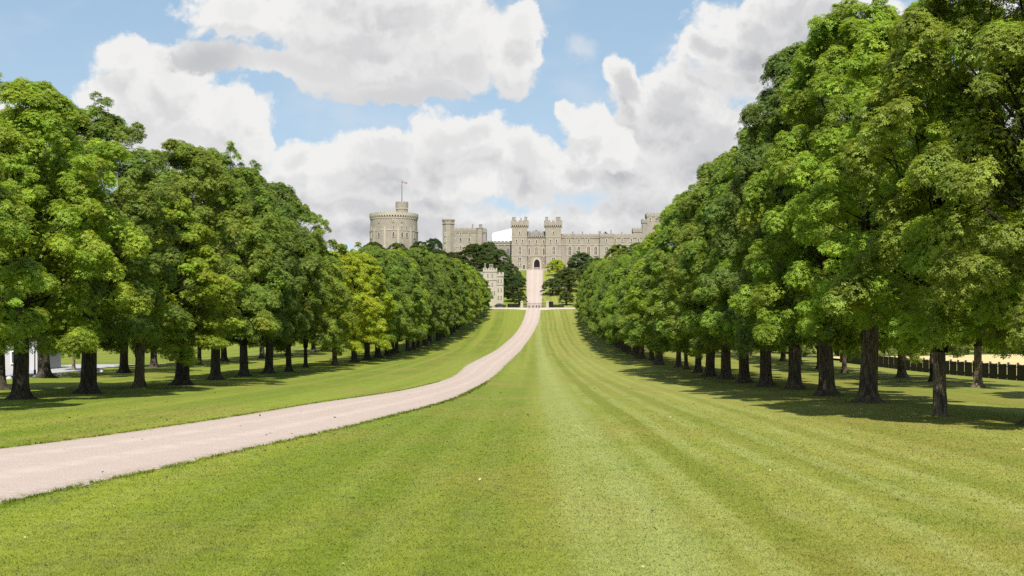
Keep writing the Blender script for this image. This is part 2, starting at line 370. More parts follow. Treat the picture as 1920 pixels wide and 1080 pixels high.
dy_ = np.concatenate([np.arange(9.0, 60, .5), np.arange(60, 617, 2.5)])
jit = lambda n_, s: np.convolve(rng.normal(0, s, n_+8), np.ones(3)/3, 'same')[4:-4]
lx, rx = Lx(dy_)+jit(len(dy_), .07)*np.minimum(1, 60/dy_+.4), Rx(dy_)+jit(len(dy_), .09)*np.minimum(1, 60/dy_+.4)
# resample on the ground rows too so the sheets never cross
dz_ = np.interp(dy_, YT, PT)
cols = 7; T = np.linspace(0, 1, cols)
px_ = lx[:, None]*(1-T)+rx[:, None]*T; crown_ = .012+.05*(1-(2*T-1)**2)
Vd = np.stack([px_, np.repeat(dy_[:, None], cols, 1), dz_[:, None]+crown_[None]], -1).reshape(-1, 3)
i0 = (np.arange(len(dy_)-1)[:, None]*cols+np.arange(cols-1)[None]).ravel()
me = np_mesh('gravel_drive', Vd, np.stack([i0, i0+1, i0+1+cols, i0+cols], -1), M['gravel'])
me.attributes.new('across', 'FLOAT', 'POINT').data.foreach_set('value', np.tile(T, len(dy_)).astype(np.float32))
tag(link('gravel_drive', me, None), 'pinkish gravel drive curving up to the castle', 'drive', kind='structure')
def sheet(name, poly, m, lift, label, cat):
    """poly: rows of (y, x0, x1)"""
    vs, fs = [], []
    for y, x0, x1 in poly:
        for t in np.linspace(0, 1, 9): vs.append((x0+(x1-x0)*t, y, gz(x0+(x1-x0)*t, y)+lift))
    for k in range(len(poly)-1):
        for i in range(8): a = k*9+i; fs.append((a, a+1, a+10, a+9))
    me = bpy.data.meshes.new(name); me.from_pydata(vs, [], fs)
    return tag(link(name, me, m), label, cat, kind='structure')
sheet('cross_road', [(457.5, -3.6, 4.4), (460, -6.2, 7), (462.5, -15, 16), (465, -60, 60), (467.5, -60, 60), (470, -60, 60)], M['forecourt'], .03, 'pale gravel road crossing before the gate', 'road')
sheet('forecourt', [(y, -16, 18) for y in np.arange(612.5, 642, 2.5)], M['forecourt'], .09, 'pale gravel forecourt at the castle foot', 'forecourt')
sheet('side_road', [(y, -62-(y-100)*.05, -53-(y-100)*.05) for y in np.arange(60, 190, 5)], M['asphalt'], .05, 'light grey road beyond the left trees', 'road')
# pale worn crossing path on the lawn, right of the far drive
sheet('worn_path', [(y, 9.5, 24) for y in (298.5, 300.0)], M['worn'], .02, 'pale worn path crossing the far lawn', 'path')
fx = np.array([51, 54, 60, 70, 85, 100, 120, 150, 190, 240, 300, 400.]); fy = np.arange(60, 231, 10.)
X, Y = np.meshgrid(fx, fy); Z = ground(X, Y)+.35+rng.normal(0, .05, X.shape)
V = np.stack([X, Y, Z], -1).reshape(-1, 3); i0 = (np.arange(len(fy)-1)[:, None]*len(fx)+np.arange(len(fx)-1)[None]).ravel()
tag(link('wheat_field', np_mesh('wheat_field', V, np.stack([i0, i0+1, i0+1+len(fx), i0+len(fx)], -1), M['wheat']), None), 'pale ripe wheat field beyond the dark fence', 'field', kind='structure')

# ------------------------------------------------------------------ near grass (uncountable: one object), fallen leaves
def on_drive(x, y, pad=0.): return (x > Lx(y)-pad) & (x < Rx(y)+pad)
def blades(N, x, y, hmin, hmax, wfac):
    z = ground(x, y); h = rng.uniform(hmin, hmax, N); a = rng.uniform(0, 2*np.pi, N); w = h*rng.uniform(.10, .2, N)*wfac
    lean = rng.normal(0, 1.0, (N, 2))*h[:, None]
    b0 = np.stack([x-np.cos(a)*w, y-np.sin(a)*w, z-.004], -1); b1 = np.stack([x+np.cos(a)*w, y+np.sin(a)*w, z-.004], -1)
    tp = np.stack([x+lean[:, 0], y+lean[:, 1], z+h], -1)
    return np.stack([b0, b1, tp], 1).reshape(-1, 3)
N = 620000
u = rng.random(N); ymin, ymax = 12.6, 85.
yy = ymin*(ymax/ymin)**(u**1.25); xx = (rng.uniform(-1060, 980, N))*yy/F
ok = ~on_drive(xx, yy, 0.0) & (rng.random(N) > ss(28, 84, yy)); xx, yy = xx[ok], yy[ok]; N = len(xx)
V = blades(N, xx, yy, .014, .032, np.clip(yy/14, 1, 4.)*1.6)
tint = np.ones((N, 4), np.float32); br = rng.normal(1.30, .17, N).clip(.65, 1.7); tint[:, 0] = br*rng.normal(1.02, .07, N); tint[:, 1] = br; tint[:, 2] = br*rng.normal(1, .1, N)
# taller ragged tufts along the drive edges
NE = 26000
ye = 13*(120/13)**rng.random(NE); sd = rng.random(NE) < .5
xe = np.where(sd, Lx(ye)-np.abs(rng.normal(0, .10, NE))+.05, Rx(ye)+np.abs(rng.normal(0, .16, NE))-.08)
clump = (np.sin(ye*5.1)+np.sin(ye*2.3+1)+np.sin(ye*11.7)) > rng.normal(-.1, .8, NE)
xe, ye = xe[clump], ye[clump]; NE = len(xe)
V2 = blades(NE, xe, ye, .03, .10, np.clip(ye/22, 1, 3))
t2 = np.ones((NE, 4), np.float32); b2 = rng.uniform(.6, 1.05, NE); t2[:, :3] = b2[:, None]*np.array([.9, 1, .9])
V = np.concatenate([V, V2]); tint = np.concatenate([tint, t2]); me = np_mesh('grass', V, np.arange(len(V)).reshape(-1, 3), M['blade'], 3)
ca = me.color_attributes.new('tint', 'FLOAT_COLOR', 'POINT'); ca.data.foreach_set('color', np.repeat(tint, 3, 0).ravel())
tag(link('grass', me, None), 'short mown grass blades of the near lawn', 'grass', kind='stuff')
N = 300; ya = 13*(110/13)**(rng.random(N)); xa = rng.uniform(-1000, 930, N)*ya/F
near_edge = rng.random(N) < .25; xa = np.where(near_edge, Rx(ya)+np.abs(rng.normal(0, 1.2, N)), xa)
s_ = rng.uniform(.022, .05, N)*np.clip(ya/25, 1, 2.2); a = rng.uniform(0, 6.28, N); za = ground(xa, ya)+.035+.03*on_drive(xa, ya)
d1_, d2_ = np.stack([np.cos(a), np.sin(a), rng.normal(0, .3, N)], -1)*s_[:, None], np.stack([-np.sin(a), np.cos(a), rng.normal(0, .3, N)], -1)*(s_*.5)[:, None]
c0 = np.stack([xa, ya, za], -1); V = np.stack([c0-d1_, c0+d2_+[0, 0, .012], c0+d1_, c0-d2_], 1).reshape(-1, 3)
me = np_mesh('fallen_leaves', V, np.arange(N*4).reshape(-1, 4), None)
m_, n = mat('fallen_leaf'); vr = n.node('ShaderNodeNewGeometry').outputs['Random Per Island']
c = n.mix(n.step(vr, .55, .62), (.045, .035, .016), n.mix(n.step(vr, .85, .9), (.20, .15, .05), (.42, .40, .18))); finish(n, c, .8); me.materials.append(m_)
tag(link('fallen_leaves', me, None), 'scattered small fallen leaves lying on the lawn', 'leaves', kind='stuff')

# ------------------------------------------------------------------ trees
def crown_mesh(seed, H=21., zb=2.35, Rm=6.9, nclump=138, per=330, lsize=.165, ragged=1.0, droop=.9):
    r = np.random.default_rng(seed); C_, Rc, N_ = [], [], []
    ph = r.uniform(0, 6.28, 4); Rm *= .95
    def prof(t, th):
        base = np.where(t < .30, .84+.16*np.sin(np.clip(t/.30, 0, 1)*np.pi/2), np.clip(1-((t-.30)/.72)**1.9, 0, 1)**.62)
        return Rm*base*(1+.10*np.sin(2*th+ph[0])+.09*np.sin(3*th+ph[1]+4*t)+.06*np.sin(5*th+ph[2]-9*t))
    golden = 2.399963
    nb_ = int(nclump/2.1); B = []
    for i in range(nb_):                                   # boughs: each carries its own heap of sprays
        t = np.clip(((i+.5)/nb_)**.85+r.normal(0, .02), 0.0, .97); th = i*golden+r.normal(0, .3)
        rb = r.uniform(1.05, 2.05)*(1-.28*t); k = r.uniform(.80, 1.0)
        if r.random() < .14*ragged: k *= 1.10
        rr = max(0, prof(t, th)-rb*.55)*k
        z = zb+1.0+t*(H-zb-2.3)-(r.uniform(.1, droop) if t < .2 else 0)
        B.append((rr*np.cos(th), rr*np.sin(th), z, rb))
        ns = int(4+3.6*rb)
        for j in range(ns):
            d = r.normal(0, 1, 3); d += np.array([np.cos(th)*.8, np.sin(th)*.8, .75]); d /= np.linalg.norm(d)
            if d[2] < -.35: d[2] *= -1
            q = rb*r.uniform(.62, 1.02); rs = r.uniform(.55, .95)
            if r.random() < .2*ragged: q = rb*r.uniform(1.02, 1.22); rs = r.uniform(.34, .52)
            C_.append((rr*np.cos(th)+d[0]*q, rr*np.sin(th)+d[1]*q, z+d[2]*q*.85)); Rc.append(rs)
    for i in range(int(26*ragged)):                       # twig ends breaking the outline
        t = r.uniform(.35, 1.0); th = r.uniform(0, 6.28); rr = max(0, prof(min(t, .97), th)-.3)*r.uniform(.88, 1.02)
        C_.append((rr*np.cos(th), rr*np.sin(th), zb+1+t*(H-zb-1.4)+r.uniform(0, .4))); Rc.append(r.uniform(.4, .65))
    ninner = nclump//3
    for i in range(ninner):
        t = r.uniform(.08, .88); th = r.uniform(0, 6.28); rr = prof(t, th)*r.uniform(.15, .62)
        C_.append((rr*np.cos(th), rr*np.sin(th), zb+1.2+t*(H-zb-2.5))); Rc.append(r.uniform(1.2, 1.9))
    C_, Rc = np.array(C_), np.array(Rc); nc = len(C_)
    cnt = np.maximum(20, (per*(Rc/1.15)**1.7)).astype(int); cnt[-ninner:] = (cnt[-ninner:]*.45).astype(int)
    idx = np.repeat(np.arange(nc), cnt); n_ = len(idx)
    d = r.normal(0, 1, (n_, 3)); d /= np.linalg.norm(d, axis=1)[:, None]
    out = C_.copy(); out[:, 2] = (out[:, 2]-(zb+.45*(H-zb)))*.55; out /= np.linalg.norm(out, axis=1)[:, None]+1e-6
    bias = out[idx]*.55+np.array([0, 0, .35]); d = d+bias; d /= np.linalg.norm(d, axis=1)[:, None]
    rad = Rc[idx]*r.uniform(.55, 1.08, n_)
    pos = C_[idx]+d*rad[:, None]*np.array([1, 1, .78])
    pos[:, 2] -= .22*np.maximum(0, (np.linalg.norm((pos-C_[idx])[:, :2], axis=1)/Rc[idx]))**2*Rc[idx]   # sprays hang
    nor = d*.75+np.array([0, 0, .55])+r.normal(0, .33, (n_, 3)); nor /= np.linalg.norm(nor, axis=1)[:, None]
    ax = np.cross(nor, r.normal(0, 1, (n_, 3))); ax /= np.linalg.norm(ax, axis=1)[:, None]; ay = np.cross(nor, ax)
    L = lsize*r.uniform(.7, 1.25, n_)
    vs = []
    for k, ang_ in enumerate(np.radians([-118, -58, 0, 58, 118])):
        dirv = ax*np.cos(ang_)+ay*np.sin(ang_); sidev = -ax*np.sin(ang_)+ay*np.cos(ang_); l = L*(1.1 if k == 2 else .95 if k in (1, 3) else .72)
        w = l*.22; dr = r.uniform(.15, .5, n_)
        base = pos+dirv*(l*.06)[:, None]; midp = pos+dirv*(l*.62)[:, None]-nor*(l*dr*.12)[:, None]; tip = pos+dirv*l[:, None]-nor*(l*dr*.55)[:, None]
        vs.append(np.stack([base, midp-sidev*w[:, None], tip, midp+sidev*w[:, None]], 1))
    V = np.stack(vs, 1).reshape(-1, 3)
    me = np_mesh('crown', V, np.arange(len(V)).reshape(-1, 4), M['leaf'])
    # natural leaf-colour variation: sprays differ in hue and value, so do single leaves
    cb = r.normal(1, .15, nc).clip(.6, 1.5); cy = r.normal(1, .055, nc).clip(.85, 1.2)
    lb = (cb[idx]*r.normal(1, .16, n_)).clip(.45, 1.8)
    col = np.ones((n_, 4), np.float32); col[:, 0] = lb*cy[idx]; col[:, 1] = lb; col[:, 2] = lb*r.uniform(.7, 1.2, n_)
    odd = r.random(n_) < .006; col[odd, 0] *= 1.4
    ca = me.color_attributes.new('tint', 'FLOAT_COLOR', 'POINT'); ca.data.foreach_set('color', np.repeat(col, 20, 0).ravel())
    return me, C_, Rc
def limbs_mesh(seed, C_, H):
    r = random.Random(seed); mb = MB()
    mb.tube([(0, 0, 3.2), (.15, .1, 6), (-.1, .2, 10), (.1, -.1, 14), (0, 0, H*.86)], [.36, .32, .24, .14, .04], 8)
    order = [i for i in range(0, len(C_), 4) if C_[i][2] > 7]; r.shuffle(order)
    for i in order[:44]:
        c = Vector(C_[i]); z0 = max(3.3, min(c.z*.62, H*.7)); hh = Vector((r.uniform(-.1, .1), r.uniform(-.1, .1), z0))
        w_ = lambda k: Vector((r.uniform(-k, k), r.uniform(-k, k), r.uniform(0, k)))
        m1, m2 = hh.lerp(c, .3)+w_(.5), hh.lerp(c, .65)+w_(.7)
        rb = .12*(1-z0/H)+.035
        mb.tube([hh, m1, m2, c], [rb, rb*.7, rb*.4, .012], 5)
    return mb.mesh('limbs', True)
def trunk_mesh(seed, burl=False):
    r = random.Random(seed); n_ = 18; ph = [r.uniform(0, 6.28) for _ in range(4)]; rings = []
    zs = [-.4, -.05, .06, .16, .28, .45, .7, 1.1, 1.6, 2.2, 2.9, 3.6, 4.4, 5.4, 6.6]
    lx_, ly_ = r.uniform(-.03, .03), r.uniform(-.03, .03)
    for z in zs:
        fl = math.exp(-max(z, 0)/.28); rr = .5*(1-.035*z)*(1+(.95 if not burl else .12)*fl)
        ring = []
        for i in range(n_):
            a = 2*math.pi*i/n_
            lob = 1+(.05+.20*fl*(0 if burl else 1))*math.sin(5*a+ph[0])*.7+.04*math.sin(3*a+ph[1]+z*.6)+.03*math.sin(8*a+ph[2]-z)+r.uniform(-.02, .02)
            if burl and z < .8: lob += r.uniform(-.04, .10)
            ring.append((rr*lob*math.cos(a)+lx_*z, rr*lob*math.sin(a)+ly_*z, z))
        rings.append(ring)
    return MB().rings(rings).mesh('trunk', True)
VAR = []
for sd, kw in ((11, dict(ragged=1.2)), (12, dict(H=21.5, Rm=6.6, ragged=1.3)), (13, dict(H=20.5, Rm=7.2, ragged=1.7)), (14, dict(H=22, Rm=6.7)), (15, dict(H=21, Rm=7.0, nclump=126, ragged=2.2))):
    me, C_, Rc = crown_mesh(sd, **kw); VAR.append((me, limbs_mesh(sd, C_, kw.get('H', 21.))))
for l_ in VAR: l_[1].materials.append(M['bark'])
TRUNKS = [trunk_mesh(s) for s in range(5)]+[trunk_mesh(9, True)]
for t_ in TRUNKS: t_.materials.append(M['bark'])
MID, DARK, LITE, YEL, OLV = (.208, .292, .050), (.160, .228, .050), (.270, .360, .046), (.350, .420, .040), (.222, .300, .052)
tr_rng = random.Random(5)
def tree(name, x, y, label, group, col=MID, var=None, s=1.0, sz=None, tw=1.0, trunk=None, rz=None, bark=(1, 1, 1), dz=0., cat='tree'):
    root = empty(name, (x, y, gz(x, y)+dz), label, cat, group)
    var = tr_rng.randrange(len(VAR)) if var is None else var; trunk = tr_rng.randrange(5) if trunk is None else trunk
    rz = tr_rng.uniform(0, 6.28) if rz is None else rz
    t = link('trunk', TRUNKS[trunk], None, root); t.scale = (tw, tw, 1); t.rotation_euler = (tr_rng.gauss(0, .025), tr_rng.gauss(0, .025), tr_rng.uniform(0, 6.28)); t.color = (*bark, 1)
    for nm, me in (('limbs', VAR[var][1]), ('crown', VAR[var][0])):
        o = link(nm, me, None, root); o.rotation_euler.z = rz; o.scale = (s, s, sz if sz else s)
        if nm == 'crown':
            k = tr_rng.uniform(.9, 1.1); o.color = (col[0]*k*tr_rng.uniform(.93, 1.07), col[1]*k, col[2], 1)
        else: o.color = (.55, .55, .5, 1)
    return root
ORD = 'first second third fourth fifth sixth seventh eighth ninth tenth eleventh twelfth thirteenth fourteenth fifteenth sixteenth seventeenth eighteenth nineteenth twentieth'.split()
TENS = {2: 'twenty', 3: 'thirty', 4: 'forty'}
def ordinal(i):
    if i < 20: return ORD[i]
    k = i+1; return TENS[k//10]+('-'+ORD[k % 10-1] if k % 10 else '').replace('', '') if k % 10 else {30: 'thirtieth', 40: 'fortieth'}[k]
NAMEC = {MID: 'mid green', DARK: 'dark green', LITE: 'fresh green', YEL: 'bright yellow-green', OLV: 'olive green'}
def rowtree(side, row, i, x, y, col, **kw):
    lab = f'{NAMEC[col]} chestnut tree, {ordinal(i)} from the front in the {side} {row} row'
    return tree('chestnut_tree', x, y, lab, f'chestnut trees of the {side} {row} row', col, **kw)
# left inner row: trunks read off the photo, then marching on
LI = [(60.5, -31.5, LITE, .95, dict(sz=.86)), (77, -30.9, LITE, .95, dict(sz=.91)), (87, -30.2, DARK, 1.05, dict(sz=.93)), (100, -30.8, LITE, .75, dict(sz=.74, s=.95, bark=(2.2, 2., 1.8))), (107.5, -29.5, MID, 1.15, dict(sz=.98)),
      (124, -30.8, MID, .95, dict(sz=1.06)), (136, -30.7, DARK, .9, dict(sz=1.05)), (147, -30.4, DARK, .95, dict(sz=1.06)), (155, -29.6, MID, .7, dict(sz=1.0)),
      (172, -30.6, LITE, .5, dict(sz=.84, s=.9)), (183, -28.4, YEL, .7, dict(sz=.76, s=.86, bark=(2., 1.9, 1.7))), (198, -27.6, YEL, .95, dict(sz=.80, s=.92))]
y = 211.
cols = [OLV, MID, DARK, LITE, MID, DARK, DARK, OLV, MID, DARK, MID, DARK, DARK, MID]
k = 0
while y < 462:
    x = float(np.interp(y, [198, 260, 330, 400, 470], [-27.6, -27, -25, -22.5, -20.2]))
    LI.append((y, x+tr_rng.uniform(-.5, .5), cols[k % len(cols)], tr_rng.uniform(.75, 1.05), dict(sz=tr_rng.uniform(.97, 1.06)*float(np.interp(y, [211, 270, 350, 410, 460], [.86, 1.02, 1.04, .90, .58]))))); k += 1; y += 11.5+tr_rng.uniform(-1, 1)
for i, (y, x, c, tw, kw) in enumerate(LI): rowtree('left', 'inner', i, x, y, c, tw=tw, **kw)
RI = [(50.5, 20.0, OLV, .95, dict(sz=1.0)), (57.6, 18.3, LITE, .60, dict(sz=.90, s=.95, trunk=5, bark=(2.2, 2.1, 2.))), (72, 18.8, LITE, 1.02, dict(sz=1.04)), (82.5, 18.9, DARK, 1.0, dict(sz=1.08)), (95.5, 19.5, OLV, .98, dict(sz=1.0)),
      (102.5, 18.6, MID, .95, dict(sz=1.0)), (114, 18.8, OLV, .95, dict(sz=.97)), (126, 19.0, MID, 1.0, dict(sz=.97)), (135.5, 18.7, OLV, 1.0, dict(s=1.12, sz=.97)), (150, 19.3, LITE, .75, dict(s=1.25, sz=.98)), (164, 19.6, LITE, .5, dict(sz=.68, s=.72, bark=(2., 2., 1.6))),
      (173, 19.6, MID, .7, dict(sz=.76, s=.76, bark=(2., 1.9, 1.7)))]
y = 185.; k = 0
cols = [OLV, MID, DARK, OLV, LITE, MID, OLV, DARK, MID, OLV]
while y < 440:
    x = float(np.interp(y, [173, 470], [18.6, 20.3]))
    RI.append((y, x+tr_rng.uniform(-.5, .5), cols[k % len(cols)], tr_rng.uniform(.75, 1.05), dict(s=.9, sz=tr_rng.uniform(.94, 1.02)*float(np.interp(y, [185, 230, 300, 395, 440], [.80, .93, 1, 1, .64]))))); k += 1; y += 11.5+tr_rng.uniform(-1, 1)
for i, (y, x, c, tw, kw) in enumerate(RI): rowtree('right', 'inner', i, x, y, c, tw=tw, **{'bark': (1.6, 1.5, 1.4), **kw})
LO = [(96, -40.0, MID, .8), (131, -50, MID, 1.25), (150, -48, DARK, 1.0), (171, -50.7, MID, .9), (186, -48.5, OLV, .6), (203, -49, MID, .95), (222, -47, DARK, .9), (240, -46, MID, .9), (262, -45, OLV, .9), (285, -43.5, DARK, .9), (310, -42, MID, .9), (336, -40, OLV, .9), (365, -38, DARK, .9), (396, -36, MID, .9)]
for i, (y, x, c, tw) in enumerate(LO): rowtree('left', 'outer', i, x, y, c, tw=tw, sz=tr_rng.uniform(.92, 1.05))
RO = [(72, 36.5, OLV, .8), (100, 34.7, LITE, .62), (118, 36.8, MID, .5), (131, 37.7, OLV, .85), (150, 36.4, MID, .55), (165, 37, OLV, .8), (186, 38.5, DARK, .8), (205, 40, MID, .8), (226, 38, OLV, .8), (250, 37.5, DARK, .8), (276, 37, MID, .8), (304, 36.5, OLV, .8), (334, 36, DARK, .8), (366, 35.6, MID, .8)]
for i, (y, x, c, tw) in enumerate(RO): rowtree('right', 'outer', i, x, y, c, tw=tw, sz=tr_rng.uniform(.9, 1.02), bark=(2.4, 2.2, 1.9) if i in (1, 3) else (1.3, 1.25, 1.1))
# loose trees beyond the rows
t = tree('young_tree', -57.5, 160, 'thin young tree with pale grey stem behind the left trees', None, LITE, s=.32, sz=.5, tw=.38, bark=(2.6, 2.6, 2.2))
for i, (x, y, c) in enumerate([(-95, 190, DARK), (-108, 222, MID), (-98, 255, OLV), (-112, 290, DARK), (-92, 320, MID), (-118, 160, MID), (-85, 360, DARK)]):
    tree('park_tree', x, y, f'{NAMEC[c]} park tree beyond the left outer row, {ordinal(i)} in the loose line', 'park trees beyond the left rows', c, s=1.1)
for i, (x, y, c, sc) in enumerate([(56, 236, DARK, .85), (66, 242, MID, .9), (77, 236, DARK, .9), (92, 244, OLV, 1.), (110, 240, DARK, 1.), (52, 262, MID, .8)]):
    tree('field_tree', x, y, f'{NAMEC[c]} low-crowned tree at the end of the wheat field, {ordinal(i)} of the clump', 'trees at the end of the wheat field', c, s=sc, sz=sc*.8, dz=-2.2)
# castle hill trees
CED, BLU = (.115, .165, .055), (.098, .15, .062)
HILL = [(888, 455, 560, 1.15, (.085, .125, .026), 'broad rounded mid green tree left of the castle slope'),
        (915, 452, 585, 1.05, CED, 'dark spreading tree before the low castle range'), (934, 462, 575, 1.0, CED, 'dark tree left of the gateway towers'),
        (955, 492, 560, .82, CED, 'dark round tree at the left of the upper drive'), (968, 512, 535, .72, CED, 'smaller dark tree leaning to the left side of the drive'),
        (946, 505, 520, .9, BLU, 'dark blue-green tree behind the white lodge'), (962, 532, 500, .62, (.075, .10, .04), 'low grey-green tree just left of the gate posts'), (974, 545, 488, .40, (.10, .135, .035), 'small light green bush beside the left gate post'),
        (1044, 484, 590, .70, (.46, .52, .03), 'bright yellow-green tree in front of the right tower'), (1056, 505, 560, .62, (.045, .07, .022), 'dark shrubby tree right of the upper drive'),
        (1036, 520, 520, .70, BLU, 'dark blue-green tree overhanging the drive on the right'), (1090, 470, 545, 1.15, BLU, 'large dark tree below the right castle range'),
        (1066, 500, 530, .95, CED, 'dark tree behind the right gate post'), (1118, 480, 520, 1.1, CED, 'dark tree where the right row meets the hill'),
        (1062, 545, 488, .5, (.10, .14, .03), 'low green bush right of the gate'),
        (812, 440, 690, 1.1, (.06, .10, .03), 'dark tree between the round tower and the square block'), (786, 449, 670, 1.1, (.075, .115, .025), 'tree crown at the right foot of the round tower'),
        (850, 470, 600, 1.1, (.09, .12, .024), 'olive tree below the left castle block'), (820, 462, 560, 1.15, (.075, .11, .024), 'tall tree below the round tower slope'),
        (700, 448, 640, 1.0, (.08, .12, .024), 'tree at the left foot of the round tower'), (745, 452, 620, 1.0, (.10, .15, .024), 'tree in front of the round tower'),
        (1160, 455, 590, 1.1, (.17, .235, .04), 'light green tree before the right castle range'), (1195, 452, 570, 1.15, (.17, .225, .04), 'tree before the far right tower')]
for px, py, D, s, c, lab in HILL:
    x, _, ztop = at(px, py, D); g = gz(x, D); hgt = ztop-g
    tree('hill_tree', x, D, lab, None, c, s=s, sz=max(.16, hgt/22.0), tw=.8)

# ------------------------------------------------------------------ castle (photo pixels give sizes at each front's distance)
def XZ(D): return (lambda px: (px-CX)*D/F), (lambda py: EYE+(HY-py)*D/F)
def pointed(w, h, k=7):
    pts = [(-w/2, 0), (w/2, 0)]; sp = h-w*.85
    pts += [(w/2-w/2*(1-math.cos(a))*1.0, sp+w*.85*math.sin(a)**.9) for a in np.linspace(0, math.pi/2, k)]
    pts += [(-p[0], p[1]) for p in reversed(pts[2:-1])]
    return pts
def window(par, x, yf, z0, w, h, kind='square', mull=True, fr=.32, frame_mat=None, name='window'):
    """glazed opening set in a dressed-stone surround; yf = wall face"""
    pts = pointed(w, h) if kind == 'pointed' else [(-w/2, 0), (w/2, 0), (w/2, h), (-w/2, h)]
    mb = MB(); mb.prism(pts, 'y', -.02, .2); o = mb.build(name, M['pane'] if name != 'doorway' else M['dark'], par, (x, yf, z0))
    cz = h*.45
    big = [(px*(1+2*fr/w), (pz-cz)*(1+2*fr/h)+cz) for px, pz in pts]; m2 = MB(); k = len(pts)
    vs = [(a, -.22, b) for a, b in pts]+[(a, -.22, b) for a, b in big]+[(a, .1, b) for a, b in pts]+[(a, .1, b) for a, b in big]
    fs = []
    for i in range(k):
        j = (i+1) % k; fs += [(i, j, k+j, k+i), (k+i, k+j, 3*k+j, 3*k+i), (j, i, 2*k+i, 2*k+j)]
    m2.add(vs, fs)
    if mull:
        m2.box(-.11, .11, -.16, -.03, .01, h*(.93 if kind == 'pointed' else .99))
        if h > 3: m2.box(-w/2+.01, w/2-.01, -.15, -.035, h*.45, h*.45+.2)
    m2.build('frame', frame_mat or M['trim'], o)
    return o
def merlons(mb, x0, x1, y0, y1, z, mw=1.0, gap=.7, h=.9, th=.5, back=True):
    """battlement run around a rectangle"""
    def run(a, b, f):
        n_ = max(1, int(round((b-a+gap)/(mw+gap)))); pitch = (b-a+gap)/n_; w = pitch-gap
        for i in range(n_): f(a+i*pitch, a+i*pitch+w)
    run(x0, x1, lambda a, b: mb.box(a, b, y0, y0+th, z, z+h))
    if back: run(x0, x1, lambda a, b: mb.box(a, b, y1-th, y1, z, z+h))
    run(y0+th+gap, y1-th-gap, lambda a, b: mb.box(x0, x0+th, a, b, z, z+h)); run(y0+th+gap, y1-th-gap, lambda a, b: mb.box(x1-th, x1, a, b, z, z+h))
def corbels(mb, x0, x1, yf, z0, z1, n_, out):
    """row of machicolation brackets carrying the parapet"""
    p = (x1-x0)/n_
    for i in range(n_+1):
        xx = x0+i*p; mb.prism([(yf-out, z1), (yf+.05, z1), (yf+.05, z0), (yf-out*.35, z0+.25*(z1-z0)), (yf-out, z0+.7*(z1-z0))], 'x', xx-p*.24, xx+p*.24)
def chimney(par, x0, x1, y, z0, z1, pots=3, name='chimney'):
    mb = MB(); w = x1-x0
    mb.box(x0, x1, y-.8, y+.8, z0, z0+.35*(z1-z0))
    for i in range(pots):
        cx = x0+w*(i+.5)/pots; r_ = w/pots*.40
        mb.lathe(cx, y, [(r_, z0+.35*(z1-z0)-.02), (r_*.9, z1-.6), (r_*1.25, z1-.45), (r_*1.25, z1-.1), (r_*1.05, z1)], 8, R(22.5))
    return mb.build(name, M['stone_grey'], par)
# --- gateway
D = 620.; fX, fZ = XZ(D); zb = 39.8; z0 = fZ(505)
gate = empty('castle_gateway', (0, D, z0), 'stone gateway of two square battlemented towers either side of an arched entrance', 'castle')
def loc(o):   # keep world coordinates under an offset empty
    o.parent = gatepar[0]; o.matrix_parent_inverse = Matrix.Translation(-Vector(gatepar[0].location)); return o
gatepar = [gate]
class Par:   # builds parts in world coordinates, parented to an Empty
    pass
def wb(mb, name, m, par, smooth=False):
    o = mb.build(name, m, None, smooth=smooth); o.parent = par; o.matrix_parent_inverse = Matrix.Translation(-Vector(par.location)); return o
def ww(par, *a, **k):
    o = window(None, *a, **k); o.parent = par; o.matrix_parent_inverse = Matrix.Translation(-Vector(par.location)); return o
def wc(par, *a, **k):
    o = chimney(None, *a, **k); o.parent = par; o.matrix_parent_inverse = Matrix.Translation(-Vector(par.location)); return o
